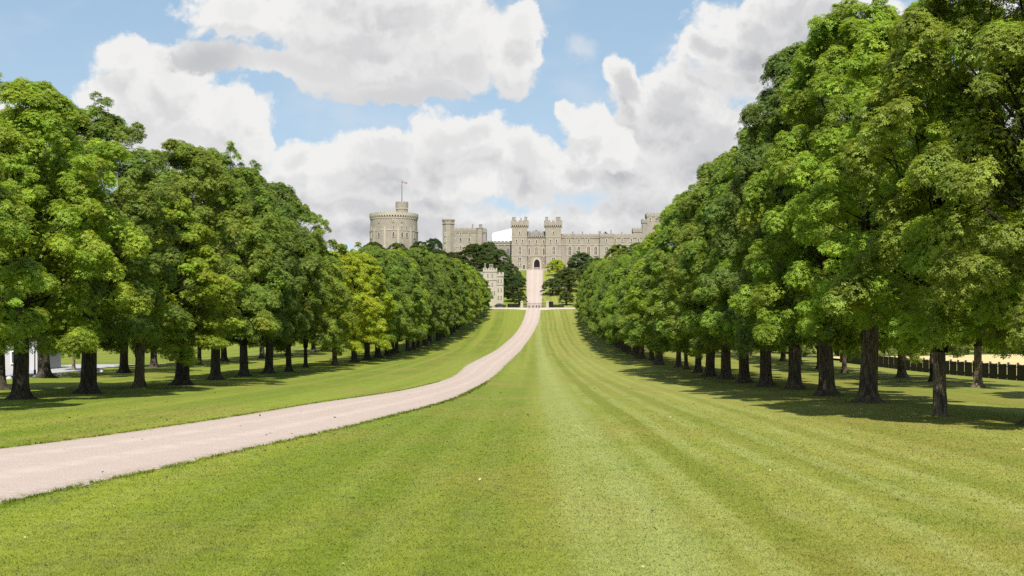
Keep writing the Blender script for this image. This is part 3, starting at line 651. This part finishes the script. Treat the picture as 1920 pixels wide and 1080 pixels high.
for (a, b, ta, tb, chs) in ((959.4, 988.5, 957.8, 991.1, [(959.6, 966.8, 406.5, 3), (975.6, 978.4, 408, 1), (982.8, 988.8, 405.8, 2)]),
                       (1022.8, 1052.0, 1020.2, 1054.4, [(1022.2, 1027.8, 406, 2), (1042.2, 1051.2, 406, 4)])):
    x0, x1, X0, X1 = fX(a), fX(b), fX(ta), fX(tb); zc0, zc1, zt = fZ(428.5), fZ(423), fZ(417.2)
    y0, y1 = D-1.5, D+8.5
    wb(MB().box(x0, x1, y0, y1, zb, zc1), 'tower', M['stone'], gate)
    mb = MB(); corbels(mb, X0+.35, X1-.35, y0, zc0, zc1, 8, .62); wb(mb, 'corbel_row', M['trim'], gate)
    mb = MB(); mb.box(X0, X1, y0-.65, y1+.6, zc1+.002, zt); merlons(mb, X0, X1, y0-.65, y1+.6, zt, 1.25, .75, fZ(413.8)-zt, .6); wb(mb, 'parapet', M['stone'], gate)
    for q, e in ((444.3, .16), (459, .2), (479.5, .2)):
        wb(MB().box(x0-e, x1+e, y0-e, y1+e, fZ(q)-.13, fZ(q)+.13), 'string_course', M['trim'], gate)
    for ca_, cb_, cz, n_ in chs: wc(gate, fX(ca_), fX(cb_), D+1.5, fZ(414.4), fZ(cz), n_)
    cx = (x0+x1)/2+.1; k_ = D/F
    ww(gate, cx, y0, fZ(439.4), 2.4*k_, 4.8*k_, mull=False)
    for s_ in (-1, 1): ww(gate, cx+s_*5.6*k_, y0, fZ(455.3), 2.4*k_, 5.6*k_, mull=False)
    ww(gate, cx+.1, y0, fZ(477.5), 4.6*k_, 15*k_, 'pointed')
    ww(gate, cx, y0, fZ(489.3), 5.4*k_, 6*k_)
    for s_ in (-1.9, 1.9): ww(gate, cx+s_*k_, y0, fZ(498.8), 1.7*k_, 4.6*k_, mull=False, fr=.22)
    ww(gate, cx+(8.2 if a < 1000 else -10.2)*k_, y0, fZ(504.7), 3*k_, 8*k_, 'pointed', mull=False, fr=.25, name='doorway')
x0, x1 = fX(988.5)+.003, fX(1022.8)-.003; y0 = D+2.2; zt = fZ(435.5)
wb(MB().box(x0, x1, y0, D+9.3, zb, fZ(443)), 'gatehouse_wall', M['stone'], gate)
mb = MB(); corbels(mb, x0+.8, x1-.8, y0, fZ(447.5), fZ(442.6), 7, .6); wb(mb, 'corbel_row', M['trim'], gate)
mb = MB(); mb.box(x0, x1, y0-.62, D+9.2, fZ(442.6)+.003, zt); merlons(mb, x0, x1, y0-.62, D+9.2, zt, 1.6, .7, fZ(433.2)-zt, .6); wb(mb, 'parapet', M['stone_grey'], gate)
wb(MB().lathe((x0+x1)/2, y0+.2, [(.5, fZ(433.4)), (.35, fZ(432.6)), (.55, fZ(431.2)), (.1, fZ(429.5))], 10), 'finial', M['stone_grey'], gate)
for q in (459, 479.5): wb(MB().box(x0+.01, x1-.01, y0-.2, y0+.3, fZ(q)-.13, fZ(q)+.13), 'string_course', M['trim'], gate)
k_ = D/F
for px in (992.2, 1005.9, 1019.4):
    big = px == 1005.9
    ww(gate, fX(px), y0, fZ(455.3), 2.4*k_, 5.4*k_, mull=False)
    ww(gate, fX(px), y0, fZ(477.3), (4.4 if big else 2.6)*k_, (14.5 if big else 12.5)*k_, 'pointed', mull=big)
for px in (992.2, 1019.4):
    wb(MB().lathe(fX(px), y0-.1, [(1.0, zb), (1.0, fZ(482)), (1.15, fZ(481.4)), (1.15, fZ(480.3)), (.5, fZ(479.9))], 8, R(22.5)), 'buttress', M['stone'], gate)
    for q in (488.5, 500): ww(gate, fX(px), y0-1.06, fZ(q), 1.4*k_, 5*k_, mull=False, fr=.15)
ww(gate, fX(1006.7), y0-.15, z0-.3, 11.2*k_, 20.4*k_, 'pointed', mull=False, fr=.75, name='doorway')
wb(MB().box(fX(1001.6), fX(1011.8), y0-.55, y0-.22, z0, fZ(500.6)), 'gate_leaf', M['stone_grey'], gate)

# --- right range with pointed windows
rr = empty('castle_range', (fX(1110), 624, z0), 'long pale castle range with pointed windows right of the gateway', 'castle')
D = 624.; fX, fZ = XZ(D); k_ = D/F
def wallblock(par, a, b, yf, yb, zt, matw='stone', cornice=None, mer=(1.2, .7, .8), base=38.5):
    x0, x1 = fX(a), fX(b)
    wb(MB().box(x0, x1, yf, yb, base, fZ(zt)-mer[2]), 'wall', M[matw], par)
    mb = MB(); z = fZ(zt)-mer[2]; mb.box(x0-.05, x1+.05, yf-.2, yf+.4, z-.9, z+.002); merlons(mb, x0-.05, x1+.05, yf-.2, yb, z+.002, mer[0], mer[1], mer[2], .5); wb(mb, 'parapet', M[matw], par)
    if cornice: wb(MB().box(x0-.1, x1+.1, yf-.34, yf+.1, fZ(cornice)-.16, fZ(cornice)+.16), 'cornice', M['trim'], par)
wallblock(rr, 1052.4, 1124, D, D+12, 438.6, cornice=445.2, mer=(1.5, .35, .5)); wallblock(rr, 1124.1, 1149, D-2, D+12, 438.4, cornice=445.2, mer=(1.5, .35, .5)); wallblock(rr, 1149.1, 1204, D-.2, D+12, 438.8, cornice=445.2, mer=(1.5, .35, .5))
for a, b, e in ((1052.5, 1124, 0), (1124, 1149, -2), (1149, 1204, -.2)): wb(MB().box(fX(a)+.02, fX(b)-.02, D+e-.2, D+e+.1, fZ(459)-.13, fZ(459)+.13), 'string_course', M['trim'], rr)
for px in (1061.5, 1078.4, 1096.5): wb(MB().box(fX(px)-.28, fX(px)+.28, D-.45, D+.2, 38.5, fZ(446)), 'pilaster', M['stone'], rr)
for px in (1068.4, 1085.4, 1103.5, 1117): ww(rr, fX(px), D, fZ(478), 5.0*k_, 16*k_, 'pointed', fr=.5, frame_mat=M['stone_pale'])
for px in (1068, 1085.5, 1103.5): ww(rr, fX(px), D, fZ(454), 2.6*k_, 5.4*k_, mull=False)
ww(rr, fX(1137), D-2, fZ(455), 2.2*k_, 6*k_, mull=False); ww(rr, fX(1137), D-2, fZ(478), 5*k_, 15*k_, 'pointed')
for px in (1153.5, 1166.5, 1184, 1197): ww(rr, fX(px), D-.2, fZ(453), 2.2*k_, 5*k_, mull=False)
for px in (1160, 1176, 1192): ww(rr, fX(px), D-.2, fZ(478), 5*k_, 15*k_, 'pointed')
for px, w, py in ((1074.3, 2.6, 433), (1092.5, 2.6, 433), (1125.2, 4.6, 432.5), (1146.2, 2.6, 430), (1167, 2.2, 433.8)): wc(rr, fX(px-w/2), fX(px+w/2), D+3, fZ(440), fZ(py), 2)
mb = MB(); mb.box(fX(1132.4), fX(1139.6), D+2, D+3, fZ(437.2), fZ(435.6))
for q in (1132.6, 1134.7, 1136.8, 1138.9): mb.box(fX(q), fX(q)+.18, D+2.3, D+2.7, fZ(439), fZ(437.2)-.002)
mb.lathe(fX(1136), D+2.5, [(.45, fZ(435.6)+.002), (.3, fZ(434)), (.05, fZ(433))], 8); wb(mb, 'roof_lantern', M['iron'], rr)
# --- far right tower
D = 650.; fX, fZ = XZ(D); k_ = D/F
ft = empty('castle_tower', (fX(1212), D, 42), 'tall square castle tower half hidden behind the right trees', 'castle')
def block(par, a, b, top, yf, dep, nm='tower', matw='stone', mer=(1.0, .6, .9), base=38.):
    x0, x1 = fX(a), fX(b); z = fZ(top)-mer[2]; wb(MB().box(x0, x1, yf, yf+dep, base, z), nm, M[matw], par)
    mb = MB(); mb.box(x0-.25, x1+.25, yf-.25, yf+dep+.25, z-1.1, z+.002); merlons(mb, x0-.25, x1+.25, yf-.25, yf+dep+.25, z+.002, *mer, .5); wb(mb, 'parapet', M[matw], par)
block(ft, 1213, 1240, 399, D, 9); block(ft, 1204, 1212.8, 411, D-.8, 4, 'turret', 'stone_grey'); block(ft, 1187.6, 1203.8, 427.6, D+.5, 6, 'turret')
ww(ft, fX(1219), D, fZ(414), 2.2*k_, 6*k_, mull=False); ww(ft, fX(1230), D, fZ(414), 2.2*k_, 6*k_, mull=False); ww(ft, fX(1230), D, fZ(440), 4*k_, 12*k_, 'pointed')
# --- left block
D = 642.; fX, fZ = XZ(D); k_ = D/F
lb = empty('castle_block', (fX(870), D, 42), 'square castle block with an eight-sided tower at its left corner', 'castle')
cx, rad = (fX(829)+fX(851.5))/2, (fX(851.5)-fX(829))/2*1.02
wb(MB().lathe(cx, D+rad*.6, [(rad, 37), (rad, fZ(420.5))], 8, R(22.5)), 'tower', M['stone'], lb)
mb = MB(); mb.lathe(cx, D+rad*.6, [(rad*.9, fZ(421.3)), (rad*1.1, fZ(420.2)), (rad*1.1, fZ(419.4)), (rad*1.03, fZ(419.2)), (rad*1.03, fZ(413))], 8, R(22.5))
for i in range(16):
    a = 2*math.pi*(i+.5)/16; q = rad*1.0; c_, s_ = math.cos(a), math.sin(a); w = .55
    mb.prism([(cx+q*c_-w*s_-.25*c_, D+rad*.6+q*s_+w*c_-.25*s_), (cx+q*c_+w*s_-.25*c_, D+rad*.6+q*s_-w*c_-.25*s_), (cx+q*c_+w*s_+.2*c_, D+rad*.6+q*s_-w*c_+.2*s_), (cx+q*c_-w*s_+.2*c_, D+rad*.6+q*s_+w*c_+.2*s_)][::-1], 'z', fZ(413)-.2, fZ(411))
wb(mb, 'parapet', M['stone'], lb)
yf = D+.6; wallblock(lb, 850.5, 911, yf, yf+14, 427.3, cornice=435.2, mer=(2.2, .5, .6), base=37)
wb(MB().lathe(fX(899.3), yf+.4, [(1.75, 37), (1.75, fZ(429)), (1.95, fZ(428.5)), (1.95, fZ(427.4))], 16), 'turret', M['stone'], lb)
block(lb, 906, 911.4, 428.8, yf-.8, 3, 'turret', 'stone_grey')
for px, rows in ((863.5, (440.5, 452.2, 466.5, 477)), (879.7, (440.5, 452.2, 466.5, 477))):
    for i, q in enumerate(rows): ww(lb, fX(px), yf, fZ(q), (1.8 if i == 0 else 3.2)*k_, (4.2 if i == 0 else 6.6)*k_, 'square' if i == 0 else 'pointed', mull=False, frame_mat=M['stone_pale'])
for q in (440.5, 452.5, 466): ww(lb, fX(852.4), yf, fZ(q), 1.4*k_, 5*k_, mull=False, fr=.2)
for q in (441.5, 453.5, 465.5): ww(lb, fX(835.6), D-rad*.28, fZ(q), 1.5*k_, 4.5*k_, mull=False, fr=.3)
wb(MB().box(fX(850.6), fX(893), yf-.2, yf+.1, fZ(463)-.12, fZ(463)+.12), 'string_course', M['trim'], lb)
wc(lb, fX(884), fX(886.8), yf+3, fZ(428), fZ(419), 1); wc(lb, fX(897.2), fX(904), yf+3, fZ(428), fZ(419), 3)
# --- low left range + white roof behind
D = 633.; fX, fZ = XZ(D); k_ = D/F
lr = empty('castle_range', (fX(935), D, 42), 'low castle range coloured darker for shade left of the gateway below the white roof', 'castle')
wallblock(lr, 911.6, 959.2, D, D+9, 451.4, 'stone_grey', cornice=459, mer=(1.6, .4, .5), base=37)  # darker grey stone puts the shade on this set-back range into its colour
for px in (928, 940, 952.5): ww(lr, fX(px), D, fZ(477), 3.8*k_, 11*k_, 'pointed', frame_mat=M['stone_grey'])
for px in (922, 934, 946.5): wb(MB().box(fX(px)-.3, fX(px)+.3, D-.5, D+.2, 37, fZ(460)), 'pilaster', M['stone_grey'], lr)
D = 655.; fX, fZ = XZ(D)
wr = empty('white_pavilion', (fX(940), D, 42), 'large white sheeted pavilion roof showing above the low castle range', 'pavilion')
wb(MB().prism([(fX(922), 40), (fX(985), 40), (fX(985), fZ(424.5)), (fX(958), fZ(428.7)), (fX(925.5), fZ(436.5)), (fX(922), fZ(439))], 'y', D, D+22), 'roof', M['white'], wr)
mb = MB(); mb.tube([(fX(922.5), D-1, fZ(456)), (fX(921.6), D-1, fZ(437.2))], [.10, .06], 6); wb(mb, 'mast', M['iron'], wr)
# --- round tower
D = 700.; fX, fZ = XZ(D); k_ = D/F
rt = empty('round_tower', (fX(733.5), D+13.5, 46), 'great round stone tower on the left with a smaller turret and flagpole', 'castle tower')
cx, rad = fX(733.7), 45.0*k_; cy = D+rad; nb = 48
wb(MB().lathe(cx, cy, [(rad*1.02, 38), (rad*1.02, fZ(431)), (rad, fZ(430.4)), (rad*.985, fZ(405))], nb), 'wall', M['stone'], rt)
R2 = 46.6*k_; mb = MB()
for i in range(56):
    a = 2*math.pi*i/56; c_, s_ = math.cos(a), math.sin(a); w = .40
    def P_(q, sg): return (cx+q*c_-sg*w*s_, cy+q*s_+sg*w*c_)
    for (qa, qb, za, zb2) in ((rad*.96, R2-.1, fZ(405.2), fZ(403)), (rad*.96, rad*1.01, fZ(408.5), fZ(405.25))):
        mb.prism([P_(qa, 1), P_(qb, 1), P_(qb, -1), P_(qa, -1)][::-1], 'z', za, zb2)
wb(mb, 'corbel_row', M['trim'], rt)
mb = MB(); mb.lathe(cx, cy, [(R2, fZ(403)), (R2, fZ(398.6))], nb)
for i in range(36):
    a = 2*math.pi*i/36; c_, s_ = math.cos(a), math.sin(a); w = .85
    def P_(q, sg): return (cx+q*c_-sg*w*s_, cy+q*s_+sg*w*c_)
    mb.prism([P_(R2-.75, 1), P_(R2-.05, 1), P_(R2-.05, -1), P_(R2-.75, -1)][::-1], 'z', fZ(398.6)-.1, fZ(397.1))
wb(mb, 'parapet', M['stone_pale'], rt)
wb(MB().lathe(cx, cy, [(rad*1.035, fZ(431)-.25), (rad*1.035, fZ(431)+.2)], nb), 'string_course', M['trim'], rt)
def rface(px):   # wall angle at a photo column
    s_ = max(-1, min(1, ((px-CX)*(D+2)/F-cx)/rad)); return math.asin(s_)
for px in (701.9, 722.8, 746.9, 768.2):
    th = rface(px); mb = MB(); mb.box(-.6, .6, -.55, .8, 38, fZ(425.5)); o = wb(mb, 'pilaster', M['stone_pale'], rt)
    o.matrix_parent_inverse = Matrix.Identity(4); o.location = (cx+rad*math.sin(th)-rt.location.x, cy-rad*math.cos(th)-rt.location.y, -rt.location.z); o.rotation_euler.z = th
for px in (694.5, 711.3, 738.5, 753.8, 762, 774.5):
    th = rface(px)
    for q, w, h, kd in ((415.6, 1.5, 3, 'square'), (428.2, 1.9, 5.2, 'square'), (444, 3.6, 8.8, 'pointed')):
        if px in (694.5, 762, 774.5) and q < 420: continue
        o = window(None, 0, 0, 0, w*k_, h*k_, kd, False, .35, M['stone_pale']); o.parent = rt
        q_ = rad*1.022 if q > 430 else rad*1.0
        o.location = (cx+q_*math.sin(th)-rt.location.x, cy-q_*math.cos(th)-rt.location.y, fZ(q)-rt.location.z); o.rotation_euler.z = th
tx, trd, ty = fX(751), 11.2*k_, cy-6
wb(MB().lathe(tx, ty, [(trd, fZ(400)), (trd, fZ(388))], 16), 'turret', M['stone'], rt)
mb = MB(); mb.lathe(tx, ty, [(trd*1.0, fZ(389)), (trd*1.08, fZ(387.2)), (trd*1.08, fZ(378))], 16)
for i in range(12):
    a = 2*math.pi*i/12; c_, s_ = math.cos(a), math.sin(a); w = .5; q = trd*1.07
    mb.prism([(tx+(q-.6)*c_-w*s_, ty+(q-.6)*s_+w*c_), (tx+q*c_-w*s_, ty+q*s_+w*c_), (tx+q*c_+w*s_, ty+q*s_-w*c_), (tx+(q-.6)*c_+w*s_, ty+(q-.6)*s_-w*c_)][::-1], 'z', fZ(378)-.1, fZ(376))
wb(mb, 'turret_parapet', M['stone'], rt)
for i in range(14):
    a = math.pi+math.pi*(i+.5)/14; mbx = trd*1.04
    if i == 0: cmb = MB()
    c_, s_ = math.cos(a), math.sin(a); w = .28
    cmb.prism([(tx+(mbx-.2)*c_-w*s_, ty+(mbx-.2)*s_+w*c_), (tx+(mbx+.12)*c_-w*s_, ty+(mbx+.12)*s_+w*c_), (tx+(mbx+.12)*c_+w*s_, ty+(mbx+.12)*s_-w*c_), (tx+(mbx-.2)*c_+w*s_, ty+(mbx-.2)*s_-w*c_)][::-1], 'z', fZ(390.2), fZ(387.3))
wb(cmb, 'turret_corbel_row', M['trim'], rt)
fp = empty('flagpole', (fX(751), ty, fZ(378)), 'tall flagpole flying a small flag above the round tower', 'flagpole')
mb = MB(); mb.lathe(fX(751), ty, [(.26, fZ(378.5)), (.20, fZ(355)), (.12, fZ(336))], 10); mb.lathe(fX(751), ty, [(.05, fZ(336)), (.22, fZ(335.6)), (.05, fZ(335.1))], 8); wb(mb, 'pole', M['slate'], fp)
fl = MB(); fw, fh = 9.0*k_, 4.9*k_; x0, z0_ = fX(751.8), fZ(341.2); NX, NZ = 24, 12
def fpt(u, v, e): return (x0+u*fw, ty+.35*math.sin(u*7)*u+e, z0_+v*fh-.5*u*u+.12*math.sin(u*8))
for i in range(NX):
    for j in range(NZ):
        u, v = (i+.5)/NX, (j+.5)/NZ; dc = abs(abs(u-.5)*1-abs(v-.5))
        if abs(u-.5) < .04 or abs(v-.5) < .07: mi = 0
        elif abs(u-.5) < .065 or abs(v-.5) < .12: mi = 2
        elif dc < .045: mi = 0
        elif dc < .11: mi = 2
        else: mi = 1
        fl.cur = mi; a_, b_, c_, d_ = (i/NX, j/NZ), ((i+1)/NX, j/NZ), ((i+1)/NX, (j+1)/NZ), (i/NX, (j+1)/NZ)
        fl.add([fpt(*q, e) for e in (-.02, .02) for q in (a_, b_, c_, d_)], [(0, 1, 2, 3), (7, 6, 5, 4)])
wb(fl, 'flag', [M['fr'], M['fb'], M['fw']], fp)

# ------------------------------------------------------------------ lodge, gate, cars, bollards
D = 482.; fX, fZ = XZ(D); k_ = D/F; zb = 17.5
lo = empty('gate_lodge', (fX(925), D, gz(fX(925), D)), 'cream stone lodge with battlements left of the park gate', 'lodge')
def lblock(a, b, top, yf, dep, strings):
    x0, x1 = fX(a), fX(b); h = .75; z = fZ(top)-h; wb(MB().box(x0, x1, yf, yf+dep, zb, z), 'wall', M['stone_pale'], lo)
    mb = MB(); mb.box(x0-.12, x1+.12, yf-.12, yf+dep+.12, z-.7, z+.002); merlons(mb, x0-.12, x1+.12, yf-.12, yf+dep+.12, z+.002, .62, .42, h, .3); wb(mb, 'parapet', M['stone_pale'], lo)
    for q in strings: wb(MB().box(x0-.14, x1+.14, yf-.15, yf+dep+.1, fZ(q)-.12, fZ(q)+.12), 'string_course', M['stone_grey'], lo)
lblock(906.3, 931.5, 503, D-1.2, 6, (510.2, 525.8)); lblock(929.4, 944, 510.6, D-.4, 5, (518.6, 534.3))
for px, rows in ((915, (519, 536, 552)), (923, (519, 536, 552)), (927.5, (552,))):
    for q in rows: ww(lo, fX(px), D-1.2, fZ(q), 1.5*k_, 5.5*k_, mull=False, fr=.15)
for px in (934.5, 939.8):
    for q in (529, 546, 560): ww(lo, fX(px), D-.4, fZ(q), 1.4*k_, 5*k_, mull=False, fr=.15)
wb(MB().prism([(fX(888), zb), (fX(906), zb), (fX(906), fZ(511)), (fX(888), fZ(511))], 'y', D+.5, D+5), 'wing', M['stone_pale'], lo)
wb(MB().prism([(D+.1, fZ(516.5)), (D+5.4, fZ(516.5)), (D+2.7, fZ(508.5))], 'x', fX(888)-.2, fX(906)-.02), 'roof', M['slate'], lo)
wb(MB().lathe(fX(888.3), D+2.7, [(.28, fZ(512)), (.22, fZ(504)), (.36, fZ(503.4)), (.05, fZ(500))], 8), 'finial', M['stone_pale'], lo)
wc(lo, fX(907.6), fX(911), D+1, fZ(504), fZ(493.5), 1); wc(lo, fX(916.8), fX(925), D+1, fZ(504), fZ(495), 3)
D = 471.; fX, fZ = XZ(D); k_ = D/F; zg = gz(0, D)
for px, lab in ((978.5, 'pale square stone gate post left of the drive'), (1026.5, 'pale square stone gate post right of the drive')):
    p_ = empty('gate_post', (fX(px), D, zg), lab, 'gate post', 'stone posts of the park gate')
    wb(MB().box(fX(px)-.48, fX(px)+.48, D-.48, D+.48, zg-.5, zg+2.05), 'shaft', M['stone_pale'], p_)
    mb = MB(); mb.box(fX(px)-.6, fX(px)+.6, D-.6, D+.6, zg+2.052, zg+2.25); mb.lathe(fX(px), D, [(.6, zg+2.252), (.12, zg+2.55)], 4, R(45)); wb(mb, 'cap', M['stone_pale'], p_)
def railing(a, b, lab):
    x0, x1 = a, b; g = empty('park_gate', ((x0+x1)/2, D, zg), lab, 'gate', 'black iron park gates')
    mb = MB()
    for z in (.25, 1.5): mb.box(x0, x1, D-.04, D+.04, zg+z, zg+z+.08)
    wb(mb, 'rail', M['iron'], g); mb = MB(); n_ = int((x1-x0)/.16)
    for i in range(n_+1): mb.tube([(x0+(x1-x0)*i/n_, D+.06, zg+.05), (x0+(x1-x0)*i/n_, D+.06, zg+1.72)], [.018, .012], 5)
    o = wb(mb, 'bars', M['iron'], g); return g
railing(fX(981.2), fX(986.2), 'low black iron railing beside the left gate post'); railing(fX(987.2), fX(1017.2), 'low black iron gates closing the drive'); railing(fX(1018.4), fX(1023.9), 'low black iron railing beside the right gate post')
for px, lab in ((986.7, 'slim black lamp post left of the iron gates'), (1017.8, 'slim black lamp post right of the iron gates')):
    p_ = empty('lamp_post', (fX(px), D, zg), lab, 'lamp post', 'lamp posts at the park gate')
    wb(MB().lathe(fX(px), D, [(.16, zg-.2), (.16, zg+.3), (.08, zg+.4), (.06, zg+2.7)], 8), 'post', M['iron'], p_)
    wb(MB().lathe(fX(px), D, [(.07, zg+2.7), (.19, zg+3.05), (.22, zg+3.1), (.05, zg+3.35)], 6), 'lantern', M['iron'], p_)
bo = None
for i, px in enumerate((992.1, 999.4, 1006, 1010.8)):
    me = bo.data if bo else MB().lathe(0, 0, [(.2, -.2), (.2, .15), (.15, .2), (.14, .8), (.19, .86), (.19, .95), (.05, 1.08)], 10).mesh('bollard', True)
    o = link('bollard', me, M['iron'], None, (fX(px), D-2.5, gz(0, D-2.5))); bo = o
    tag(o, f'black iron bollard across the drive, {ordinal(i)} from the left of four', 'bollard', 'bollards before the gates')
# clipped dark bush by the right post, low hedge and dark car by the lodge
def bush(name, x, y, wx, wy, h, lab, col, cat):
    r = np.random.default_rng(int(abs(x)*31+y)); n_ = int(2600*max(1, wx*h/2.5)); p = r.uniform(-1, 1, (n_, 3)); ax_ = r.integers(0, 3, n_)
    p[np.arange(n_), ax_] = np.sign(p[np.arange(n_), ax_])*r.uniform(.85, 1.04, n_); p[:, 2] = np.where(p[:, 2] < -.98, -.98, p[:, 2])
    p = p*np.array([wx/2, wy/2, h/2])+np.array([0, 0, h/2]); q = r.normal(0, 1, (n_, 2, 3)); q /= np.linalg.norm(q, axis=2)[:, :, None]; q *= .11
    V = np.stack([p-q[:, 0], p-q[:, 1]*.5, p+q[:, 0], p+q[:, 1]*.5], 1).reshape(-1, 3); me = np_mesh('foliage', V, np.arange(n_*4).reshape(-1, 4), M['leaf'])
    t_ = np.ones((n_, 4), np.float32); t_[:, :3] = r.normal(1, .2, n_).clip(.5, 1.6)[:, None]
    ca = me.color_attributes.new('tint', 'FLOAT_COLOR', 'POINT'); ca.data.foreach_set('color', np.repeat(t_, 4, 0).ravel())
    g = empty(name, (x, y, gz(x, y)), lab, cat); o = link('foliage', me, None, g); o.color = (*col, 1)
    wb(MB().box(x-wx*.44, x+wx*.44, y-wy*.44, y+wy*.44, gz(x, y)-.1, gz(x, y)+h*.9), 'branches', M['bark'], g); return g
bush('clipped_bush', fX(1033.2), D+.5, 1.5, 1.5, 2.1, 'clipped dark square bush beside the right gate post', (.022, .04, .016), 'bush')
bush('hedge', fX(963), D+1, 4.2, 1.1, 1.3, 'low dark clipped hedge left of the left gate post', (.03, .05, .018), 'hedge')
bush('shrub_bed', fX(1047), D+1, 4.0, 1.2, 1.0, 'low light green shrubs right of the gate', (.12, .15, .05), 'shrubs')
cx_, cyy = fX(938), D+.3; cg = gz(cx_, cyy)
car = empty('parked_car', (cx_, cyy, cg), 'dark parked car standing side on before the cream lodge', 'car')
prof = [(-2.1, .3), (2.1, .3), (2.15, .75), (1.95, .92), (1.2, 1.0), (.55, 1.45), (-1.0, 1.48), (-1.75, .98), (-2.12, .88)]
wb(MB().prism([(cx_+a, cg+b) for a, b in prof], 'y', cyy-.85, cyy+.85), 'body', M['carpaint'], car)
for a, b in ((-1.45, -.3), (-.2, .95)):
    wb(MB().prism([(cx_+a+.15, cg+1.0), (cx_+b, cg+1.0), (cx_+b-(.25 if b > 0 else 0), cg+1.36), (cx_+a+(.35 if a < -1 else .15), cg+1.38)], 'y', cyy-.87, cyy-.845), 'window', M['pane'], car)
for s_ in (-1.3, 1.32):
    for e in (-.87, .62):
        mb = MB(); k = 16; mb.prism([(cx_+s_+.33*math.cos(2*math.pi*i/k), cg+.33+.33*math.sin(2*math.pi*i/k)) for i in range(k)], 'y', cyy+e, cyy+e+.22); wb(mb, 'wheel', M['rubber'], car)

# ------------------------------------------------------------------ dark boarded fence on the right, things at far left
fx0, fy0, fx1, fy1 = 47.4, 66., 49.0, 204.
fe = empty('boarded_fence', (fx0, fy0, gz(fx0, fy0)), 'long dark boarded fence between the right trees and the wheat field', 'fence')
nb = 52
for i in range(nb+1):
    t = i/nb; x, y = fx0+(fx1-fx0)*t, fy0+(fy1-fy0)*t; g = gz(x, y)
    wb(MB().box(x-.09, x+.09, y-.09, y+.09, g-.3, g+1.8), 'post', M['fencewood'], fe)
    if i < nb:
        mb = MB(); L_ = (fy1-fy0)/nb; nn = 13
        for k in range(nn):
            ya = y+.12+k*(L_-.2)/nn; h = 1.62+tr_rng.uniform(-.04, .04); mb.box(x-.14+tr_rng.uniform(-.008, .008), x-.115, ya, ya+(L_-.2)/nn-.035, g+.05, g+h)
        for z in (.35, 1.3): mb.box(x-.11, x-.05, y+.1, y+L_-.1, g+z, g+z+.09)
        wb(mb, 'panel', M['fencewood'], fe)
hx, hy = -67., 160.; hg = gz(hx, hy)
hs = empty('white_house', (hx, hy, hg), 'white rendered house glimpsed behind the leftmost trees', 'house')
wb(MB().box(hx-6, hx+5, hy, hy+8, hg-.3, hg+5.2), 'wall', M['render_white'], hs)
wb(MB().prism([(hx-6.4, hg+5.203), (hx+5.4, hg+5.203), (hx+3.4, hg+8), (hx-4.4, hg+8)], 'y', hy-.4, hy+8.4), 'roof', M['slate'], hs)
for q in (-4, -1, 2.4):
    for z in (.9, 3.4): ww(hs, hx+q, hy, hg+z, 1.1, 1.4, fr=.12, frame_mat=M['white'])
p_ = empty('lamp_post', (-55.3, 142, gz(-55.3, 142)), 'slim dark lamp post behind the left front tree', 'lamp post')
g = gz(-55.3, 142); wb(MB().lathe(-55.3, 142, [(.13, g-.2), (.13, g+.5), (.07, g+.6), (.055, g+4.4)], 8), 'post', M['iron'], p_); wb(MB().lathe(-55.3, 142, [(.06, g+4.4), (.2, g+4.8), (.05, g+5.1)], 6), 'lantern', M['iron'], p_)
for i in range(9):
    x, y = -51.6-(i % 2)*.3+i*.05, 126+i*3.2
    r = np.random.default_rng(i); mb = MB(); mb.lathe(0, 0, [(.26, -.1), (.30, .06), (.24, .20), (.10, .29)], 9)
    me = mb.mesh('verge_stone', True)
    for v in me.vertices: v.co *= 1+r.uniform(-.16, .16)
    o = link('verge_stone', me, M['render_white'], None, (x, y, gz(x, y)))
    tag(o, f'small pale verge stone beside the grey side road, {ordinal(i)} from the front', 'stone', 'verge stones along the side road')
